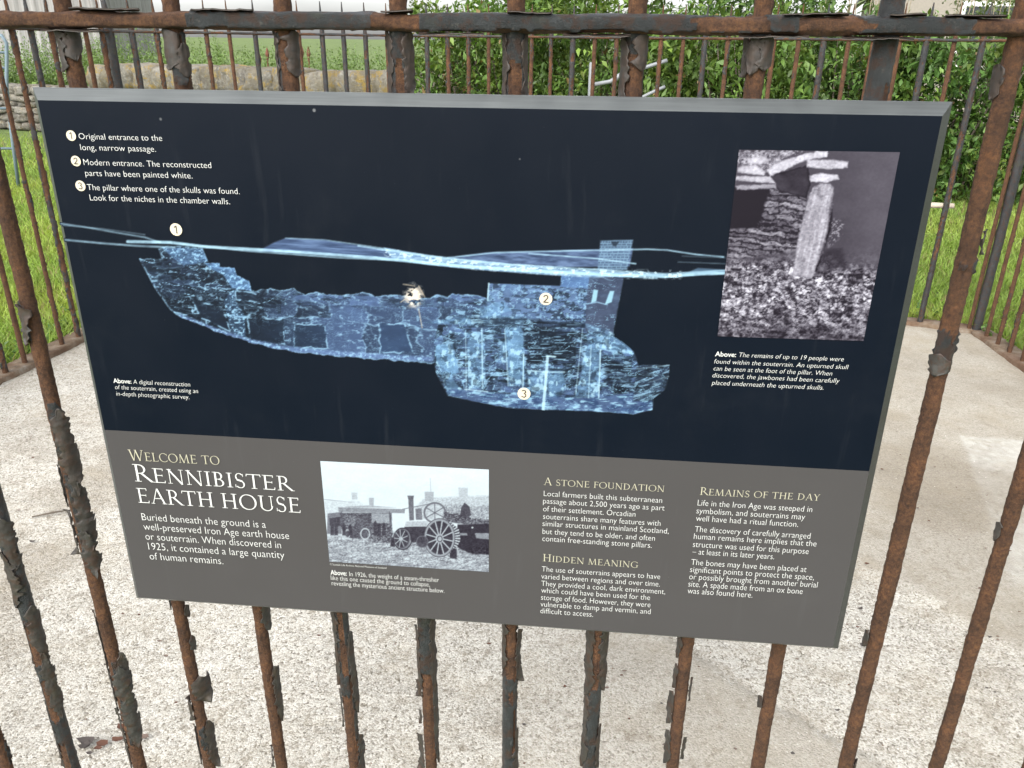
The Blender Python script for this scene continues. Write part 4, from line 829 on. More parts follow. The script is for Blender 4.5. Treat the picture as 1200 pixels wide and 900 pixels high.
def para(key, name, mat, rows, cap, italic=False, lead=None):
    block(key, name, mat)
    for i, r_ in enumerate(rows):
        s, x0, y0, x1, y1 = r_
        if i == 0 and lead:
            rest = s[len(lead):].strip(); xm, ym = lead_at(key, x0, y0, x1, y1)
            line(key, lead, x0, y0, xm, ym, cap, True, False); t_ = 0.012; line(key, rest, xm + (x1 - x0) * t_ * 2, ym + (y1 - y0) * t_ * 2, x1, y1, cap, False, italic)
        else: line(key, s, x0, y0, x1, y1, cap, False, italic)
LEADF = {'c1': 0.235, 'c2': 0.163, 'c3': 0.15}
def lead_at(key, x0, y0, x1, y1): f = LEADF[key]; return x0 + (x1 - x0) * f, y0 + (y1 - y0) * f
para('l1', 'legend_text', M_WHITE, [('Original entrance to the', 93.4, 162.4, 191, 165.6), ('long, narrow passage.', 95.4, 175.6, 183.6, 178)], 6.9)
para('l2', 'legend_text', M_WHITE, [('Modern entrance. The reconstructed', 99, 193, 248.4, 197.2), ('parts have been painted white.', 101, 205.6, 226.4, 209.4)], 6.9)
para('l3', 'legend_text', M_WHITE, [('The pillar where one of the skulls was found.', 103.4, 222, 281.6, 228), ('Look for the niches in the chamber walls.', 106.4, 234, 270.4, 240)], 6.9)
para('c1', 'caption', M_PALE, [('Above: A digital reconstruction', 134, 448.2, 224, 452.8), ('of the souterrain, created using an', 136, 455, 233.2, 461), ('in-depth photographic survey.', 137.3, 462.7, 223, 468)], 5.0, True, 'Above:')
para('c2', 'caption', M_PALE, [('Above: The remains of up to 19 people were', 838, 417, 988.6, 423), ('found within the souterrain. An upturned skull', 837, 426, 994, 432), ('can be seen at the foot of the pillar. When', 836.3, 434, 975, 439.6), ('discovered, the jawbones had been carefully', 835, 442, 983.5, 448.3), ('placed underneath the upturned skulls.', 834.2, 450.7, 965, 456.2)], 5.2, True, 'Above:')
para('c3', 'caption', M_PALE, [('Above: In 1926, the weight of a steam-thresher', 388.4, 672.7, 515.2, 682), ('like this one caused the ground to collapse,', 388.8, 678.8, 504.6, 687.3), ('revealing the mysterious ancient structure below.', 389.8, 685, 521.6, 694.7)], 5.1, False, 'Above:')
para('cr', 'photo_credit', M_PALE, [('\u00a9 Scottish Life Archive, National Museums of Scotland', 387.7, 661.8, 453.6, 666.3)], 2.2)
para('p0', 'paragraph', M_WHITE, [('Buried beneath the ground is a', 167.7, 608.6, 312.8, 618.8), ('well-preserved Iron Age earth house', 169.8, 620, 340, 631.8), ('or souterrain. When discovered in', 172, 631.3, 330.6, 642.8), ('1925, it contained a large quantity', 175.3, 642.8, 334.5, 654.7), ('of human remains.', 177, 654.7, 263, 661.2)], 8.0)
para('p1', 'paragraph', M_WHITE, [('Local farmers built this subterranean', 637.8, 580.7, 776.2, 589), ('passage about 2,500 years ago as part', 637, 589.3, 779, 598), ('of their settlement. Orcadian', 637, 598.7, 745, 605), ('souterrains share many features with', 637, 607.6, 774.4, 615.8), ('similar structures in mainland Scotland,', 636.4, 615.8, 784, 625), ('but they tend to be older, and often', 636.4, 625, 767.8, 633.3), ('contain free-standing stone pillars.', 636.2, 633.3, 764, 641.8)], 6.2)
para('p2', 'paragraph', M_WHITE, [('The use of souterrains appears to have', 635.6, 669.3, 774, 678), ('varied between regions and over time.', 635, 677.8, 773.8, 686.7), ('They provided a cool, dark environment,', 635, 686.2, 780, 695.6), ('which could have been used for the', 635, 694, 762.2, 702.7), ('storage of food. However, they were', 634.7, 702.7, 762.7, 710.7), ('vulnerable to damp and vermin, and', 634.2, 710.4, 762.9, 718.9), ('difficult to access.', 634, 718.2, 695.6, 722.2)], 6.0)
para('p3', 'paragraph', M_WHITE, [('Life in the Iron Age was steeped in', 817.8, 592, 951.8, 599.5), ('symbolism, and souterrains may', 816.4, 601.4, 943.4, 608.2), ('well have had a ritual function.', 815.9, 610, 935.4, 617)], 6.6)
para('p4', 'paragraph', M_WHITE, [('The discovery of carefully arranged', 814.5, 622.7, 949.6, 630.8), ('human remains here implies that the', 813.4, 631.2, 956.8, 639.7), ('structure was used for this purpose', 812.3, 640.6, 947.7, 648.6), ('\u2013 at least in its later years.', 811.7, 648.8, 907.5, 655)], 6.6)
para('p5', 'paragraph', M_WHITE, [('The bones may have been placed at', 810.2, 661.8, 945.2, 669.5), ('significant points to protect the space,', 809, 670, 954, 679), ('or possibly brought from another burial', 808, 678.4, 958, 687.9), ('site. A spade made from an ox bone', 807, 687, 940.7, 695.4), ('was also found here.', 806.2, 694.7, 882, 700)], 6.6)
href, _c = text_geo('H')
dg = bpy.context.evaluated_depsgraph_get()
def geo_of(o):
    me = bpy.data.meshes.new_from_object(o.evaluated_get(dg)); v = np.empty(len(me.vertices) * 3, np.float32); me.vertices.foreach_get('co', v)
    f = [tuple(p.vertices) for p in me.polygons]; bpy.data.meshes.remove(me); return v.reshape(-1, 3), f
hv, _ = geo_of(href); CAPH = hv[:, 1].max()
for (bl, s, x0, y0, x1, y1, cap, bo, it, (o, c)) in _jobs:
    v, f = geo_of(o); B = blocks[bl]
    px0, pz0 = to_panel(x0, y0); px1, pz1 = to_panel(x1, y1); _, pzc = to_panel(x0, y0 - cap)
    lo, hi = v[:, 0].min(), v[:, 0].max(); t_ = (v[:, 0] - lo) / (hi - lo); hgt = (pzc - pz0) / CAPH
    P = np.stack([px0 + (px1 - px0) * t_, np.full(len(v), TXT_Y), (pz0 + pz1) / 2 + v[:, 1] * hgt], -1)
    B[2].append(P); B[3] += [tuple(i + B[4] for i in q_) for q_ in f]; B[4] += len(P)
for (bl, *_r, (o, c)) in _jobs: bpy.data.objects.remove(o); bpy.data.curves.remove(c)
bpy.data.objects.remove(href); bpy.data.curves.remove(_c)
for key, (name, mat, Vs, Fs, _n) in blocks.items():
    me = bpy.data.meshes.new(name); me.from_pydata(np.concatenate(Vs).tolist(), [], Fs); me.update()
    add(name, me, mat, panel)

# --- inscription capitals (drawn stroke by stroke: thick and thin stems, small serifs)
TK, TN, SV = 0.100, 0.045, 0.10
def glyph(ch):
    Q = []
    def q(*p): Q.append(list(p))
    def bar(x0, y0, x1, y1, w):
        dx, dy = x1 - x0, y1 - y0; L = math.hypot(dx, dy); nx, ny = -dy / L * w / 2, dx / L * w / 2
        q((x0 + nx, y0 + ny), (x0 - nx, y0 - ny), (x1 - nx, y1 - ny), (x1 + nx, y1 + ny))
    def ser(x, y, w=TK, s=SV):
        h = 0.035 if y < 0.5 else -0.035
        q((x - w / 2 - s, y), (x + w / 2 + s, y), (x + w / 2 + s, y + h), (x - w / 2 - s, y + h))
    def stem(x, y0=0.0, y1=1.0, w=TK, s0=True, s1=True):
        bar(x, y0, x, y1, w)
        if s0: ser(x, y0, w)
        if s1: ser(x, y1, w)
    def arc(cx, cy, rx, ry, a0, a1, wt, n=22, horiz=TN):
        for i in range(n):
            t0, t1 = math.radians(a0 + (a1 - a0) * i / n), math.radians(a0 + (a1 - a0) * (i + 1) / n)
            w0, w1 = [horiz + (wt - horiz) * abs(math.cos(t - 0.25)) ** 1.6 for t in (t0, t1)]
            q((cx + rx * math.cos(t0), cy + ry * math.sin(t0)), (cx + rx * math.cos(t1), cy + ry * math.sin(t1)), (cx + (rx - w1) * math.cos(t1), cy + (ry - min(w1, horiz * 1.3)) * math.sin(t1)), (cx + (rx - w0) * math.cos(t0), cy + (ry - min(w0, horiz * 1.3)) * math.sin(t0)))
    if ch == 'I': stem(0.17); a = 0.34
    elif ch == 'E':
        stem(0.17); bar(0.17, 0.975, 0.58, 0.975, 0.05); bar(0.17, 0.52, 0.52, 0.52, 0.05); bar(0.17, 0.025, 0.62, 0.025, 0.05); bar(0.57, 0.98, 0.565, 0.84, 0.035); bar(0.61, 0.0, 0.635, 0.17, 0.04); bar(0.51, 0.45, 0.51, 0.59, 0.03); a = 0.68
    elif ch == 'F':
        stem(0.17); bar(0.17, 0.975, 0.57, 0.975, 0.05); bar(0.17, 0.52, 0.50, 0.52, 0.05); bar(0.56, 0.98, 0.56, 0.84, 0.035); bar(0.49, 0.45, 0.49, 0.59, 0.03); a = 0.60
    elif ch == 'L': stem(0.17); bar(0.17, 0.025, 0.58, 0.025, 0.05); bar(0.575, 0.0, 0.61, 0.18, 0.04); a = 0.64
    elif ch == 'H': stem(0.17); stem(0.72); bar(0.17, 0.51, 0.72, 0.51, 0.05); a = 0.89
    elif ch == 'T': stem(0.37, s1=False); bar(0.0, 0.975, 0.74, 0.975, 0.05); bar(0.02, 0.99, 0.0, 0.83, 0.04); bar(0.72, 0.99, 0.74, 0.83, 0.04); a = 0.74
    elif ch == 'N': stem(0.15, w=TN); stem(0.78, w=TN, s0=False); bar(0.12, 1.0, 0.78, -0.03, TK); a = 0.93
    elif ch == 'M': bar(0.20, 1.0, 0.12, 0.0, TN); ser(0.12, 0, TN); bar(0.20, 1.0, 0.52, 0.0, TK); bar(0.52, 0.0, 0.86, 1.0, TN); bar(0.86, 1.0, 0.95, 0.0, TK); ser(0.95, 0); a = 1.10
    elif ch == 'A': bar(0.10, 0.0, 0.41, 1.03, TN); bar(0.41, 1.03, 0.74, 0.0, TK); bar(0.22, 0.36, 0.60, 0.36, 0.045); ser(0.10, 0, TN, 0.08); ser(0.74, 0, TK, 0.08); a = 0.84
    elif ch == 'W': bar(0.10, 1.0, 0.36, -0.02, TK); bar(0.36, -0.02, 0.60, 0.98, TN); bar(0.58, 1.0, 0.86, -0.02, TK); bar(0.86, -0.02, 1.12, 1.0, TN); ser(0.10, 1, TK, 0.07); ser(0.58, 1, TK, 0.05); ser(1.12, 1, TN, 0.08); a = 1.2
    elif ch == 'Y': bar(0.08, 1.0, 0.37, 0.47, TK); bar(0.37, 0.47, 0.64, 1.0, TN); stem(0.37, 0.0, 0.5, s1=False); ser(0.08, 1, TK, 0.07); ser(0.64, 1, TN, 0.08); a = 0.70
    elif ch == 'D': stem(0.17); arc(0.28, 0.5, 0.53, 0.5, -90, 90, TK * 1.1); bar(0.17, 0.975, 0.30, 0.975, 0.05); bar(0.17, 0.025, 0.30, 0.025, 0.05); a = 0.88
    elif ch == 'B': stem(0.17); arc(0.30, 0.745, 0.24, 0.255, -90, 90, TK); arc(0.30, 0.265, 0.30, 0.265, -90, 90, TK); bar(0.17, 0.975, 0.32, 0.975, 0.05); bar(0.17, 0.025, 0.32, 0.025, 0.05); bar(0.17, 0.51, 0.32, 0.51, 0.045); a = 0.66
    elif ch == 'R': stem(0.17); arc(0.30, 0.735, 0.27, 0.265, -90, 90, TK); bar(0.17, 0.975, 0.32, 0.975, 0.05); bar(0.17, 0.49, 0.36, 0.49, 0.045); bar(0.36, 0.49, 0.78, 0.02, TK); bar(0.74, 0.02, 0.90, 0.015, 0.035); a = 0.78
    elif ch in 'OCG':
        if ch == 'O': arc(0.49, 0.5, 0.47, 0.52, 0, 360, TK * 1.1, 44); a = 0.98
        else:
            arc(0.50, 0.5, 0.47, 0.52, 48, 312, TK * 1.1, 34); bar(0.80, 0.93, 0.83, 0.74, 0.04); a = 0.86
            if ch == 'C': bar(0.80, 0.10, 0.84, 0.20, 0.035)
            else: stem(0.80, 0.06, 0.42, s0=False); a = 0.95
    elif ch == 'S':
        arc(0.29, 0.75, 0.22, 0.27, 35, 230, 0.075); arc(0.29, 0.25, 0.25, 0.27, -145, 62, 0.085); bar(0.15, 0.56, 0.42, 0.46, 0.115); bar(0.47, 0.97, 0.475, 0.78, 0.035); bar(0.05, 0.03, 0.055, 0.23, 0.035); a = 0.58
    elif ch == 'U': stem(0.16, 0.30, 1.0, s0=False); stem(0.70, 0.30, 1.0, TN, s0=False); arc(0.44, 0.33, 0.335, 0.35, 180, 360, 0.09); a = 0.86
    else: a = 0.36
    return Q, a
def heading(rows, mat):
    Vs = []; Fs = []; lay = 0
    for (s, x0, y0, x1, y1, cap, sc) in rows:
        pen = 0; items = []
        for i, ch in enumerate(s):
            if ch == ' ': pen += 0.34; continue
            first = sc and (i == 0); k = 1.0 if first or not sc else sc
            Qs, a = glyph(ch.upper()); items.append((Qs, pen, k)); pen += (a + 0.075) * k
        pen -= 0.075
        px0, pz0 = to_panel(x0, y0); px1, pz1 = to_panel(x1, y1); _, pzc = to_panel(x0, y0 - cap); hh = pzc - pz0; kx = (px1 - px0) / pen
        for Qs, p0, k in items:
            for j, qd in enumerate(Qs):
                n0 = len(Vs); lay = (lay + 1) % 24
                for (gx, gy) in qd:
                    X_ = px0 + (p0 + gx * k) * kx; Vs.append((X_, TXT_Y - lay * 4e-6, pz0 + (pz1 - pz0) * (X_ - px0) / (px1 - px0) + gy * k * hh))
                ar = sum(qd[i][0] * qd[(i + 1) % 4][1] - qd[(i + 1) % 4][0] * qd[i][1] for i in range(4))
                Fs.append(tuple(n0 + i for i in range(4)) if ar > 0 else tuple(n0 + 3 - i for i in range(4)))
    me = bpy.data.meshes.new('heading'); me.from_pydata(Vs, [], Fs); me.update(); return add('heading', me, mat, panel)
heading([('WELCOME TO', 153, 538.8, 258.7, 544.3, 12.3, 0.80)], M_GOLD)
heading([('RENNIBISTER', 159, 563.5, 343.2, 575, 20, 0.83), ('EARTH HOUSE', 163, 588.4, 354, 600.6, 17, 0)], M_WHITE)
heading([('A STONE FOUNDATION', 637.8, 567.8, 778.9, 576, 8.6, 0.83)], M_GOLD)
heading([('HIDDEN MEANING', 636.7, 657, 748.2, 665, 8.4, 0.83)], M_GOLD)
heading([('REMAINS OF THE DAY', 820.2, 579.3, 960, 586.4, 9.0, 0.83)], M_GOLD)

# --- numbered markers
NUMS = {'1': [[(-0.12, 0.19), (0.03, 0.30)], [(0.04, 0.31), (0.04, -0.30)]],
        '2': [[(-0.17, 0.17), (-0.11, 0.27), (0.02, 0.31), (0.14, 0.25), (0.16, 0.13), (0.10, 0.02), (-0.17, -0.27), (0.20, -0.27)]],
        '3': [[(-0.16, 0.24), (-0.04, 0.31), (0.12, 0.26), (0.14, 0.13), (0.02, 0.03), (0.15, -0.07), (0.15, -0.21), (0.03, -0.31), (-0.17, -0.25)]]}
for (s, cx, cy, r_) in (('1', 84, 158.8, 6.2), ('2', 89.6, 188.6, 6.2), ('3', 95, 217.6, 6.2), ('1', 207, 268.8, 7.3), ('2', 640, 350, 7.3), ('3', 614.5, 461, 7.0)):
    px, pz = to_panel(cx, cy); pr = to_panel(cx, cy - r_)[1] - pz
    b = MB(); n = 32; b.put([(px + pr * math.cos(2 * math.pi * i / n), TXT_Y, pz + pr * math.sin(2 * math.pi * i / n)) for i in range(n)], [tuple(range(n))])
    mk = b.build('number_marker', M_MARK, panel)
    b = MB()
    for pts in NUMS[s]:
        for (a0, a1) in zip(pts, pts[1:]):
            dx, dy = a1[0] - a0[0], a1[1] - a0[1]; L = math.hypot(dx, dy); nx, ny = -dy / L * 0.045, dx / L * 0.045; ex_, ey_ = dx / L * 0.03, dy / L * 0.03
            lay = 0.00025 + 4e-6 * b.n
            b.put([(px + (qx) * pr * 1.9, TXT_Y - lay, pz + qy * pr * 1.9) for qx, qy in ((a0[0] - nx - ex_, a0[1] - ny - ey_), (a1[0] - nx + ex_, a1[1] - ny + ey_), (a1[0] + nx + ex_, a1[1] + ny + ey_), (a0[0] + nx - ex_, a0[1] + ny - ey_))], [(3, 2, 1, 0)] if False else [(0, 1, 2, 3)])
    b.build('numeral', M_NUM, mk)

# ------------------------------------------------------------------ lawn
def lawn(n, seed):
    r = np.random.default_rng(seed)
    D = 1.6 + (15 - 1.6) * r.beta(1.0, 2.0, n); az = np.radians(r.uniform(-46, 46, n)); x, y = D * np.sin(az), D * np.cos(az)
    out = ~inpoly(x, y, RING); dk = dpoly(x, y, RING, True); keep = out & (dk > 0.078) & (y > 0.2)
    x, y, dk = x[keep], y[keep], dk[keep]; n = len(x)
    clump = fbm(x * 5, y * 5, 0, 3); tall = np.exp(-((dk - 0.08) / 0.10) ** 2)
    h = (0.030 + 0.045 * r.random(n)) * (0.6 + 0.9 * clump) + tall * 0.05 * r.random(n); w = 0.0016 + 0.0022 * r.random(n) + 0.0004 * np.hypot(x, y) * 0.5
    a = r.uniform(0, 6.283, n); dx, dy = np.cos(a) * w, np.sin(a) * w; lx, ly = r.normal(0, 0.55, n) * h, r.normal(0, 0.55, n) * h
    z0 = np.full(n, -0.015)
    V = np.stack([np.stack([x - dx, y - dy, z0], -1), np.stack([x + dx, y + dy, z0], -1), np.stack([x + dx * 0.7 + lx * 0.4, y + dy * 0.7 + ly * 0.4, z0 + h * 0.6], -1), np.stack([x - dx * 0.7 + lx * 0.4, y - dy * 0.7 + ly * 0.4, z0 + h * 0.6], -1), np.stack([x + lx, y + ly, z0 + h], -1)], 1).reshape(-1, 3)
    i = (np.arange(n) * 5)[:, None]
    me = mesh_np('lawn_grass', V, [i + np.array([[0, 1, 2, 3]]), i + np.array([[3, 2, 4]])])
    g = r.random(n); c = np.array([[0.20, 0.285, 0.058]]) * (0.65 + 0.7 * r.random((n, 1))) * (0.8 + 0.5 * clump[:, None]); c = c + np.array([[0.06, 0.04, 0.008]]) * sstep(0.45, 0.7, fbm(x * 1.5, y * 1.5, 0, 8))[:, None]
    c = np.where(g[:, None] < 0.09, np.array([[0.24, 0.20, 0.09]]), c)
    attr_color(me, 'Col', np.repeat(c, 5, 0)); return me
tag(add('lawn_grass', lawn(420000, 12), M_GRASS), 'short bright green mown grass around the railed enclosure', 'grass', kind='stuff')

# leaf batches: folded pointed leaves
def leaves(P, L, seed, up=0.3, wid=0.42):
    r = np.random.default_rng(seed); n = len(P)
    d = r.normal(size=(n, 3)); d[:, 2] += up; d[:, 1] -= 0.35; d /= np.linalg.norm(d, axis=1)[:, None]
    q_ = np.cross(d, np.array([0, 0, 1.0]) + r.normal(0, 0.45, (n, 3))); q_ /= np.linalg.norm(q_, axis=1)[:, None] + 1e-9; nn = np.cross(q_, d)
    L = L[:, None]; w = L * wid * (0.8 + 0.4 * r.random((n, 1)))
    c0 = P; c1 = P + d * L * 0.45 + nn * L * 0.03; c2 = P + d * L - nn * L * 0.16
    s1 = P + d * L * 0.42 + q_ * w * 0.5 + nn * L * 0.10; s2 = P + d * L * 0.42 - q_ * w * 0.5 + nn * L * 0.10
    V = np.stack([c0, s1, c2, s2, c1], 1).reshape(-1, 3); i = (np.arange(n) * 5)[:, None]
    F = np.concatenate([i + np.array([[0, 1, 4]]), i + np.array([[1, 2, 4]]), i + np.array([[2, 3, 4]]), i + np.array([[3, 0, 4]])])
    return V, F

def shrub(label, x, y, wx_, wy_, h, ncl, nleaf, seed, col=(0.075, 0.135, 0.028), L0_=0.086, sparse_top=0.0):
    r = np.random.default_rng(seed); root = empty('leafy_shrub', (x, y, -0.01)); tag(root, label, 'shrub', 'shrubs in the hedge')
    C = np.stack([r.uniform(-1, 1, ncl), r.uniform(-1, 1, ncl), r.uniform(0.02, 1, ncl) ** 0.9], -1)
    bulge = 0.72 + 0.55 * fbm(C[:, 0] * 2.2 + seed, C[:, 2] * 2.2, 0, seed)
    C = C * np.stack([wx_ * np.ones(ncl), wy_ * bulge, h * (0.80 + 0.34 * fbm(C[:, 0] * 3 + seed, C[:, 1], 0, seed + 1))], -1)
    rad = r.uniform(0.10, 0.20, ncl); k = max(6, nleaf // ncl); sel = np.repeat(np.arange(ncl), k)
    u = r.normal(size=(len(sel), 3)); u /= np.linalg.norm(u, axis=1)[:, None]
    P = C[sel] + u * (rad[sel] * r.random(len(sel)) ** 0.4)[:, None]; ok = P[:, 2] > 0.03; P, sel = P[ok], sel[ok]
    V, F = leaves(P, L0_ * (0.40 + 0.95 * r.random(len(P)) ** 1.3), seed)
    me = mesh_np('foliage', V, F); tone = (0.50 + 0.9 * r.random(ncl))[sel]
    yel = (r.random(ncl) ** 2)[sel]
    c = 1.12 * np.array([col]) * (tone * (0.75 + 0.5 * r.random(len(P))))[:, None] + np.array([[0.05, 0.045, 0.0]]) * yel[:, None]
    dead = r.random(len(P)) < 0.012; c[dead] = np.array([0.16, 0.11, 0.04])
    attr_color(me, 'Col', np.repeat(c, 5, 0)); add('foliage', me, M_LEAF, root)
    b = MB()
    for i in range(16):
        a = r.uniform(0, 6.28); x0, y0 = r.uniform(-0.35, 0.35) * wx_, r.uniform(-0.35, 0.35) * wy_; x1, y1 = x0 + r.uniform(-0.5, 0.5) * wx_, y0 + r.uniform(-0.4, 0.4) * wy_; z1 = h * r.uniform(0.65, 0.95)
        b.tube([(x0, y0, 0), ((x0 * 2 + x1) / 3 + r.normal(0, .03), (y0 * 2 + y1) / 3, z1 * 0.4), (x1, y1, z1)], [0.016, 0.011, 0.004], 6)
    b.build('stem', M_BARK, root, True); return root
shrub('bright green leafy shrub at the left end of the hedge where the field begins', -0.30, 9.05, 0.85, 0.55, 1.78, 420, 13000, 61)
shrub('tall mid green shrub behind the white gate post', 0.95, 8.75, 0.95, 0.55, 1.80, 460, 14000, 62, (0.065, 0.120, 0.026))
shrub('mid green shrub with sky showing through its ragged top, right of the gate', 2.10, 8.20, 0.80, 0.55, 1.62, 400, 12000, 63, (0.070, 0.125, 0.026))
shrub('deep green shrub behind the painted slate bar at the upper right', 3.05, 7.75, 0.80, 0.50, 1.52, 430, 13000, 64, (0.060, 0.118, 0.028))
shrub('glossy green shrub at the right edge of the lawn, below the pale house', 4.20, 7.75, 0.95, 0.55, 1.45, 460, 14000, 65, (0.058, 0.120, 0.028))
shrub('dark green shrub closing the hedge at the far right of the view', 5.60, 7.40, 0.95, 0.55, 1.60, 400, 12000, 66, (0.050, 0.098, 0.024))
# bushy trees standing behind the hedge
def tree(label, x, y, h, cr_, seed, n, col, L0_=0.085):
    r = np.random.default_rng(seed); root = empty('bushy_tree', (x, y, -0.01)); tag(root, label, 'tree', 'trees behind the hedge')
    ncl = 230; a = r.normal(size=(ncl, 3)); a /= np.linalg.norm(a, axis=1)[:, None]; C = a * (r.random(ncl) ** 0.45)[:, None] * np.array([cr_, cr_ * 0.8, h * 0.42]); C[:, 2] += h * 0.62
    sel = np.repeat(np.arange(ncl), n // ncl); u = r.normal(size=(len(sel), 3)) * 0.11; P = C[sel] + u
    V, F = leaves(P, L0_ * (0.6 + 0.7 * r.random(len(P))), seed); me = mesh_np('crown', V, F)
    c = 1.45 * np.array([col]) * ((0.7 + 0.6 * r.random(ncl))[sel] * (0.75 + 0.5 * r.random(len(P))))[:, None]; attr_color(me, 'Col', np.repeat(c, 5, 0)); add('crown', me, M_LEAF, root)
    b = MB(); b.tube([(0, 0, 0), (0.03, 0.02, h * 0.3), (-0.02, 0, h * 0.6)], [0.07, 0.055, 0.03], 8)
    for i in range(8):
        e = C[r.integers(ncl)]; b.tube([(0, 0, h * r.uniform(0.2, 0.5)), tuple(e * np.array([0.5, 0.5, 0.85])), tuple(e)], [0.03, 0.018, 0.006], 6)
    b.build('trunk', M_BARK, root, True)
tree('green bushy tree rising above the left end of the hedge', 0.35, 10.2, 3.0, 1.05, 81, 9000, (0.07, 0.125, 0.03))
tree('dense bushy tree rising behind the middle of the hedge', 2.75, 9.9, 3.1, 0.95, 82, 9000, (0.06, 0.11, 0.028))
tree('pale wispy tree behind the right end of the hedge, beside the house', 6.10, 10.4, 3.2, 0.95, 83, 6000, (0.09, 0.12, 0.045), 0.07)
# thin upright stems above the hedge
for j, (x, y, n_, lb) in enumerate(((3.35, 8.6, 12, 'thin bare upright stems with narrow leaves behind the slate painted bar'), (4.75, 8.5, 14, 'thin grassy upright stems in front of the pale house, right of its gable'))):
    root = empty('tall_stem_plant', (x, y, 0)); tag(root, lb, 'plant', 'tall stemmed plants behind the hedge'); r = np.random.default_rng(90 + j); b = MB(); Pp = []
    for i in range(n_):
        x0, y0 = r.uniform(-0.45, 0.45), r.uniform(-0.2, 0.2); h = r.uniform(1.7, 2.4); lx = r.normal(0, 0.12)
        b.tube([(x0, y0, 0), (x0 + lx * 0.3, y0, h * 0.5), (x0 + lx, y0, h)], [0.009, 0.007, 0.003], 5)
        for q_ in range(14): t_ = r.uniform(0.55, 1); Pp.append((x0 + lx * t_, y0, h * t_))
    b.build('stem', mat_plain('pale_stem', (0.20, 0.17, 0.11), 0.8, var=0.3), root, True)
    Pp = np.array(Pp); V, F = leaves(Pp, r.uniform(0.08, 0.2, len(Pp)), 95 + j, 0.9, 0.14); me = mesh_np('foliage', V, F); attr_color(me, 'Col', np.tile(np.array([[0.11, 0.15, 0.05]]), (len(V), 1))); add('foliage', me, M_LEAF, root)

# weeds along the kerb and behind the wall
def weeds(spots, seed, col, L=0.05, whorl=True):
    r = np.random.default_rng(seed); Pp = []; Ls = []; S = []
    for (x, y, z, h) in spots:
        S.append((x, y, z, h)); n = int(20 + 55 * h)
        t_ = r.random(n); lean = r.normal(0, 0.05, 2); wd = 0.13 * h * (1.15 - t_)
        a = r.uniform(0, 6.28, n); Pp.append(np.stack([x + lean[0] * t_ + wd * np.cos(a) * r.random(n), y + lean[1] * t_ + wd * np.sin(a) * r.random(n), z + h * t_], -1)); Ls.append(L * (1.2 - 0.75 * t_) * r.uniform(0.7, 1.3, n))
    Pp = np.concatenate(Pp); V, F = leaves(Pp, np.concatenate(Ls), seed, 0.25, 0.36); me = mesh_np('weeds', V, F); n = len(Pp)
    c = 1.4 * np.array([col]) * (0.6 + 0.8 * r.random((n, 1))) + np.array([[0.03, 0.02, 0]]) * r.random((n, 1)); attr_color(me, 'Col', np.repeat(c, 5, 0)); return me
r = np.random.default_rng(33); sp_w = []
for i in range(60):
    t_ = r.random(); a, b_ = (np.array(NL), np.array(A_)) if r.random() < 0.55 else (np.array(N_), np.array(B_)); p = a + (b_ - a) * t_; nrm = np.array([-(b_ - a)[1], (b_ - a)[0]]); nrm /= np.linalg.norm(nrm); p = p + nrm * r.uniform(0.09, 0.2); sp_w.append((p[0], p[1], 0, r.uniform(0.03, 0.10)))
for (x, y) in ((2.30, 3.63), (2.27, 3.70), (2.33, 3.55), (-2.20, 2.95), (-2.26, 3.05), (-2.18, 3.15)): sp_w.append((x + 0.04 * np.sign(x), y, 0, 0.08))
tag(add('low_weeds', weeds(sp_w, 34, (0.06, 0.12, 0.03), 0.035), M_LEAF), 'small broad-leaved weeds growing along the outer edge of the kerb', 'weeds', kind='stuff')

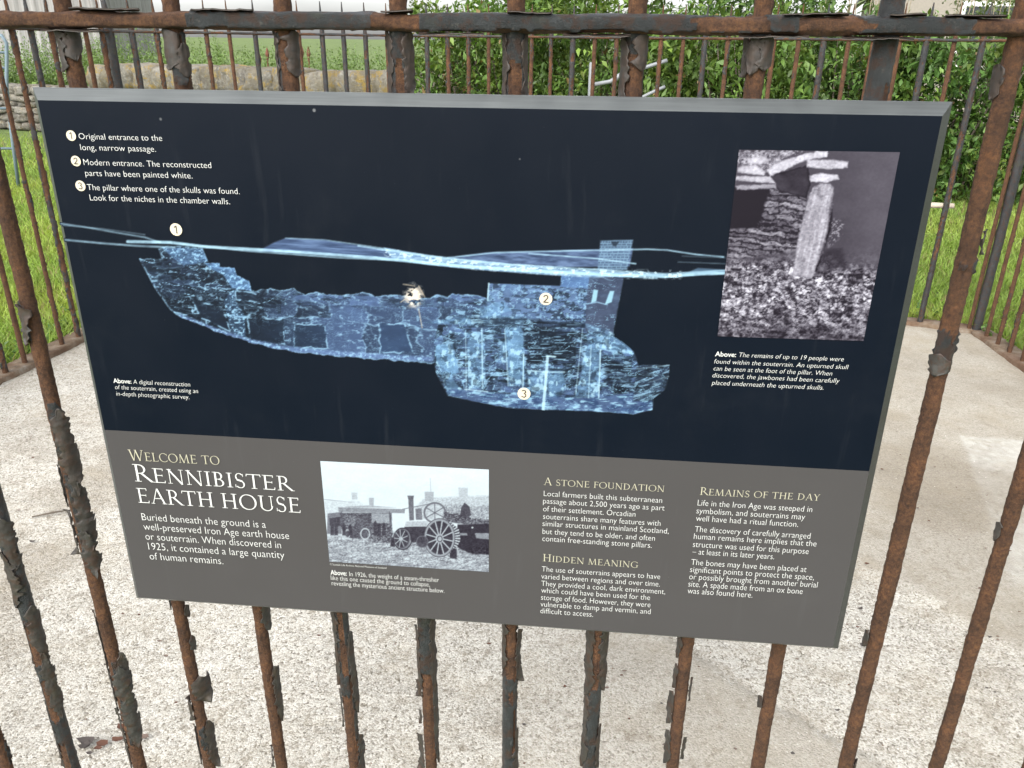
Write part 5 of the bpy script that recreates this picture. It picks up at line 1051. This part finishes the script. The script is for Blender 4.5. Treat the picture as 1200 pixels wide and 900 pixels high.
# ------------------------------------------------------------------ dry-stone wall
def drystone(p0, p1, cop_from, seed):
    p0, p1 = np.array(p0, float), np.array(p1, float); L = np.linalg.norm(p1 - p0); d = (p1 - p0) / L; nv = np.array([d[1], -d[0]])
    r = np.random.default_rng(seed)
    g = np.linspace(-1, 1, 5); T = np.array([(a, b_, c) for a in g for b_ in g for c in g if max(abs(a), abs(b_), abs(c)) == 1]); ids = {tuple(np.round(t_, 3)): i for i, t_ in enumerate(T)}; Fq = []
    for ax in range(3):
        for sg in (-1, 1):
            for i in range(4):
                for j in range(4):
                    c4 = []
                    for (a, b_) in ((i, j), (i + 1, j), (i + 1, j + 1), (i, j + 1)):
                        v = [0, 0, 0]; v[ax] = sg; v[(ax + 1) % 3] = g[a]; v[(ax + 2) % 3] = g[b_]; c4.append(ids[tuple(np.round(v, 3))])
                    Fq.append(c4 if sg > 0 else c4[::-1])
    Fq = np.array(Fq)
    def stones(lst):
        V = []; F = []; tone = []
        for k, (s, z, w, h, dep) in enumerate(lst):
            t_ = T * np.array([1, 1, 1.0]); ln = np.linalg.norm(t_ ** 2, axis=1)[:, None] ** 0.5; t_ = t_ / (np.sum(np.abs(t_) ** 7, axis=1) ** (1 / 7))[:, None]
            j = 1 + 0.30 * (vn(t_[:, 0] * 1.6 + k * 3.1, t_[:, 1] * 1.6, t_[:, 2] * 1.6, seed) - 0.5)
            q_ = t_ * j[:, None] * np.array([w / 2, dep / 2, h / 2]); q_[:, 2] += q_[:, 0] * r.normal(0, 0.06)
            xy = p0[None] + d[None] * (s + q_[:, 0])[:, None] + nv[None] * (q_[:, 1] + r.normal(0, 0.02))[:, None]
            F.append(Fq + len(V) * len(T)); V.append(np.column_stack([xy, z + q_[:, 2]])); tone.append(np.full(len(T), r.uniform(0.7, 1.25)))
        return np.concatenate(V), np.concatenate(F), np.concatenate(tone)
    body = []; z = 0.0
    while z < 0.70:
        h = r.uniform(0.07, 0.14); s = -r.random() * 0.3
        while s < L:
            w = r.uniform(0.14, 0.46); ztop = 0.62 + (0.0 if s > cop_from else 0.02)
            if z + h < ztop + 0.08: body.append((s + w / 2, z + h / 2, w * 1.01, h * 1.04, 0.5))
            s += w
        z += h
    cop = []; s = cop_from
    while s < L: w = r.uniform(0.35, 0.75); cop.append((s + w / 2, 0.83 + r.normal(0, 0.012), w * 1.06, r.uniform(0.32, 0.37), 0.60)); s += w * 0.90
    return stones(body), stones(cop)
m = NT('lichened_stone')
c = m.ramp(m.noise(16, 8, 0.8), [(0.28, (0.07, 0.062, 0.05)), (0.5, (0.22, 0.205, 0.175)), (0.75, (0.40, 0.385, 0.345))])
tn = m.attr('tone'); c = m.mix(1.0, c, m.ramp(m.math('MULTIPLY', tn, 0.6), [(0, 0.0), (1, 1.5)]), 'MULTIPLY')
c = m.mix(m.ramp(m.noise(15, 6, 0.75), [(0.53, 0.0), (0.62, 0.8)]), c, (0.34, 0.33, 0.30))
lich = m.math('MULTIPLY', m.ramp(m.noise(6.5, 8, 0.8), [(0.52, 0.0), (0.60, 0.9)]), m.attr('coping')); c = m.mix(lich, c, (0.34, 0.225, 0.035))
lich2 = m.math('MULTIPLY', m.ramp(m.noise(3.2, 5, 0.65), [(0.40, 0.55), (0.60, 0.0)]), m.attr('coping')); c = m.mix(lich2, c, (0.15, 0.118, 0.055))
m.set(Base_Color=c, Roughness=0.95); m.bump(m.noise(28, 7, 0.8), 1.0, 0.05); M_STONE = m.m
wl0, wl1 = (-9.6, 14.05), (-0.9, 10.3)
(bv, bf, bt), (cv, cf, ct) = drystone(wl0, wl1, 3.75, 5)
wall = empty('dry_stone_wall', (0, 0, 0)); tag(wall, 'old dry-stone field wall with yellow lichen on its thick rounded coping', 'stone wall')
me = mesh_np('stone_face', bv, bf, True); attr_float(me, 'tone', bt); attr_float(me, 'coping', bt * 0 + 0.35); add('stone_face', me, M_STONE, wall)
me = mesh_np('coping', cv, cf, True); attr_float(me, 'tone', ct); attr_float(me, 'coping', ct * 0 + 1); add('coping', me, M_STONE, wall)
b = MB(); dw = (Vector((*wl1, 0)) - Vector((*wl0, 0))).normalized(); nw = Vector((dw.y, -dw.x, 0)) * 0.17
b.put([tuple(Vector((*wl0, 0)) - nw), tuple(Vector((*wl1, 0)) - nw), tuple(Vector((*wl1, 0)) + nw), tuple(Vector((*wl0, 0)) + nw)] + [tuple(v + Vector((0, 0, 0.62))) for v in (Vector((*wl0, 0)) - nw, Vector((*wl1, 0)) - nw, Vector((*wl1, 0)) + nw, Vector((*wl0, 0)) + nw)], [(0, 1, 5, 4), (1, 2, 6, 5), (2, 3, 7, 6), (3, 0, 4, 7), (4, 5, 6, 7)])
b.build('wall_core', mat_plain('dark_rubble', (0.05, 0.047, 0.04), 0.95, var=0.4), wall)
sp_n = []; r = np.random.default_rng(44); wp0, wp1 = np.array(wl0), np.array(wl1); wn = np.array([-(wp1 - wp0)[1], (wp1 - wp0)[0]]); wn /= np.linalg.norm(wn)
for i in range(950):
    t_ = r.random(); p = wp0 + (wp1 - wp0) * t_ + wn * r.uniform(0.5, 3.2); h = r.uniform(0.85, 1.22) + (0.38 * r.random() if t_ < 0.45 else 0.16 * r.random() ** 2); sp_n.append((p[0], p[1], 0, h))
for i in range(150):
    t_ = r.uniform(0.0, 0.40); p = wp0 + (wp1 - wp0) * t_ + wn * r.uniform(0.1, 0.7); sp_n.append((p[0], p[1], 0.45, r.uniform(0.35, 0.75)))
tag(add('tall_weeds', weeds(sp_n, 45, (0.075, 0.125, 0.035), 0.085), M_LEAF), 'tall nettles and docks growing behind the stone wall', 'weeds', kind='stuff')
r = np.random.default_rng(46); b = MB()
for i in range(9):
    x, y = -3.95 + 0.11 * i + r.normal(0, 0.04), 12.9 + r.normal(0, 0.2); h = 1.22 + r.uniform(-0.06, 0.10); b.tube([(x, y, 0), (x + 0.01, y, h - 0.18), (x + 0.015, y, h - 0.09), (x + 0.02, y, h)], [0.008, 0.012, 0.03, 0.006], 6)
tag(b.build('dock_seed_heads', mat_plain('dock_seed', (0.13, 0.05, 0.03), 0.9, var=0.4, scale=40)), 'rust red dock seed heads standing up behind the stone wall', 'dock plant', kind='stuff')

# ------------------------------------------------------------------ shed, house, gate, hurdle
shed = empty('farm_shed', (-13.2, 20.6, 0.3)); tag(shed, 'large grey farm shed with ribbed vertical wall sheeting beyond the wall', 'shed')
def corr(w, h, pitch, dep, name, mat, loc, rz):
    n = int(w / pitch * 4); x = np.linspace(0, w, n + 1); ph = (x / pitch) % 1.0; y = -dep * np.clip(np.abs(ph - 0.5) * 6 - 1.4, 0, 1); z = np.array([0, h])
    X, Z = np.meshgrid(x, z); Y = np.tile(y, (2, 1)); o = add(name, mesh_np(name, np.stack([X, Y, Z], -1).reshape(-1, 3), grid_faces(2, n + 1)), mat, shed); o.location = loc; o.rotation_euler = (0, 0, rz); return o
m = NT('weathered_sheeting'); st = m.n('ShaderNodeMapping'); st.inputs['Scale'].default_value = (9, 9, 0.5); m.l(m.coord(), st.inputs[0])
c = m.ramp(m.noise(1.0, 6, 0.65, st.outputs[0]), [(0.3, (0.17, 0.16, 0.15)), (0.5, (0.255, 0.245, 0.235)), (0.7, (0.33, 0.325, 0.315))]); m.set(Base_Color=c, Roughness=0.75); M_SHED = m.m
corr(6.9, 3.0, 0.21, 0.05, 'wall', M_SHED, (-3.3, -1.35, -0.35), 0.17)
corr(5.0, 3.0, 0.21, 0.05, 'wall', M_SHED, (3.49, -0.18, -0.35), 1.74)
b = MB(); b.put([(-3.5, -1.6, 2.62), (3.75, -0.35, 2.62), (2.7, 5.0, 4.1), (-4.4, 3.8, 4.1)] + [(-3.5, -1.6, 2.70), (3.75, -0.35, 2.70), (2.7, 5.0, 4.18), (-4.4, 3.8, 4.18)], [(3, 2, 1, 0), (4, 5, 6, 7), (0, 1, 5, 4), (1, 2, 6, 5), (2, 3, 7, 6), (3, 0, 4, 7)]); b.build('roof', mat_plain('shed_roof', (0.20, 0.20, 0.20), 0.8), shed)

house = empty('cottage', (8.2, 15.2, 0)); tag(house, 'pale rendered cottage gable glimpsed through the hedge top at the upper right', 'house'); house.rotation_euler = (0, 0, -0.35)
M_HARL = mat_plain('pale_harling', (0.25, 0.225, 0.19), 0.95, var=0.2, scale=30)
b = MB(); b.put([(-1.9, 0, 0), (1.9, 0, 0), (1.9, 0, 2.3), (0, 0, 3.9), (-1.9, 0, 2.3), (-1.9, 6, 0), (1.9, 6, 0), (1.9, 6, 2.3), (0, 6, 3.9), (-1.9, 6, 2.3)], [(0, 1, 2, 3, 4), (9, 8, 7, 6, 5), (1, 6, 7, 2), (5, 0, 4, 9)]); b.build('wall', M_HARL, house)
b = MB()
for sg in (-1, 1): b.put([(sg * 2.1, -0.12, 2.18), (0, -0.12, 3.95), (0, 6.12, 3.95), (sg * 2.1, 6.12, 2.18), (sg * 2.1, -0.12, 2.26), (0, -0.12, 4.03), (0, 6.12, 4.03), (sg * 2.1, 6.12, 2.26)], [(0, 1, 2, 3), (7, 6, 5, 4), (0, 4, 5, 1), (1, 5, 6, 2), (2, 6, 7, 3), (3, 7, 4, 0)])
rf = b.build('roof', mat_plain('slate_roof', (0.14, 0.135, 0.13), 0.8, var=0.3, scale=12), house)
b = MB(); b.box((-0.3, 0.05, 3.7), (0.3, 0.55, 4.7)); b.build('chimney', M_HARL, rf)
b = MB(); b.box((-0.45, -0.03, 1.0), (0.45, 0.05, 2.1)); wn_ = b.build('window', mat_plain('window_frame', (0.7, 0.7, 0.68), 0.5), house)
b = MB(); b.box((-0.37, -0.036, 1.08), (0.37, -0.031, 2.02)); b.build('pane', mat_plain('dark_glass', (0.02, 0.025, 0.03), 0.1), wn_)

gate = empty('field_gate', (0.6, 7.1, 0)); tag(gate, 'bent galvanised gate with a white post standing in front of the hedge', 'gate')
b = MB(); b.tube([(0.03, 0, -0.02), (0.03, 0, 1.17), (0.03, 0, 1.185)], [0.02, 0.02, 0.014], 10); b.build('post', M_GALV, gate, True)
b = MB(); b.tube([(0.05, 0, 1.01), (0.19, 0.0, 1.035), (0.235, 0.0, 1.055), (0.27, 0.0, 1.085), (0.42, 0.01, 1.13), (0.60, 0.02, 1.185), (0.66, 0.02, 1.205)], [0.017, 0.017, 0.022, 0.021, 0.016, 0.016, 0.016], 10); b.build('top_rail', M_GALV, gate, True)
b = MB(); b.tube([(0.05, 0, 0.78), (0.40, 0.01, 0.88), (0.60, 0.02, 0.975), (0.66, 0.02, 1.00)], 0.014, 10); b.build('lower_rail', M_GALV, gate, True)
hur = empty('metal_hurdle', (-4.62, 7.75, 0)); tag(hur, 'pale blue tubular hurdle leaning near the wall at the left edge', 'hurdle')
b = MB(); b.tube([(-0.16, 0, 0.0), (-0.11, 0, 0.5), (-0.06, 0, 0.9), (0.0, 0, 1.15), (0.03, 0, 1.28), (0.0, 0, 1.34), (-0.10, 0, 1.36), (-1.6, 0, 1.33)], 0.016, 10); b.build('frame_tube', M_BLUESTEEL, hur, True)
for z, x0 in ((1.20, 0.0), (1.07, -0.03), (0.72, -0.09), (0.36, -0.125)):
    b = MB(); b.tube([(x0, 0.002, z), (x0 - 1.6, 0.002, z - 0.02)], 0.011, 8); b.build('rung', M_BLUESTEEL, hur, True)
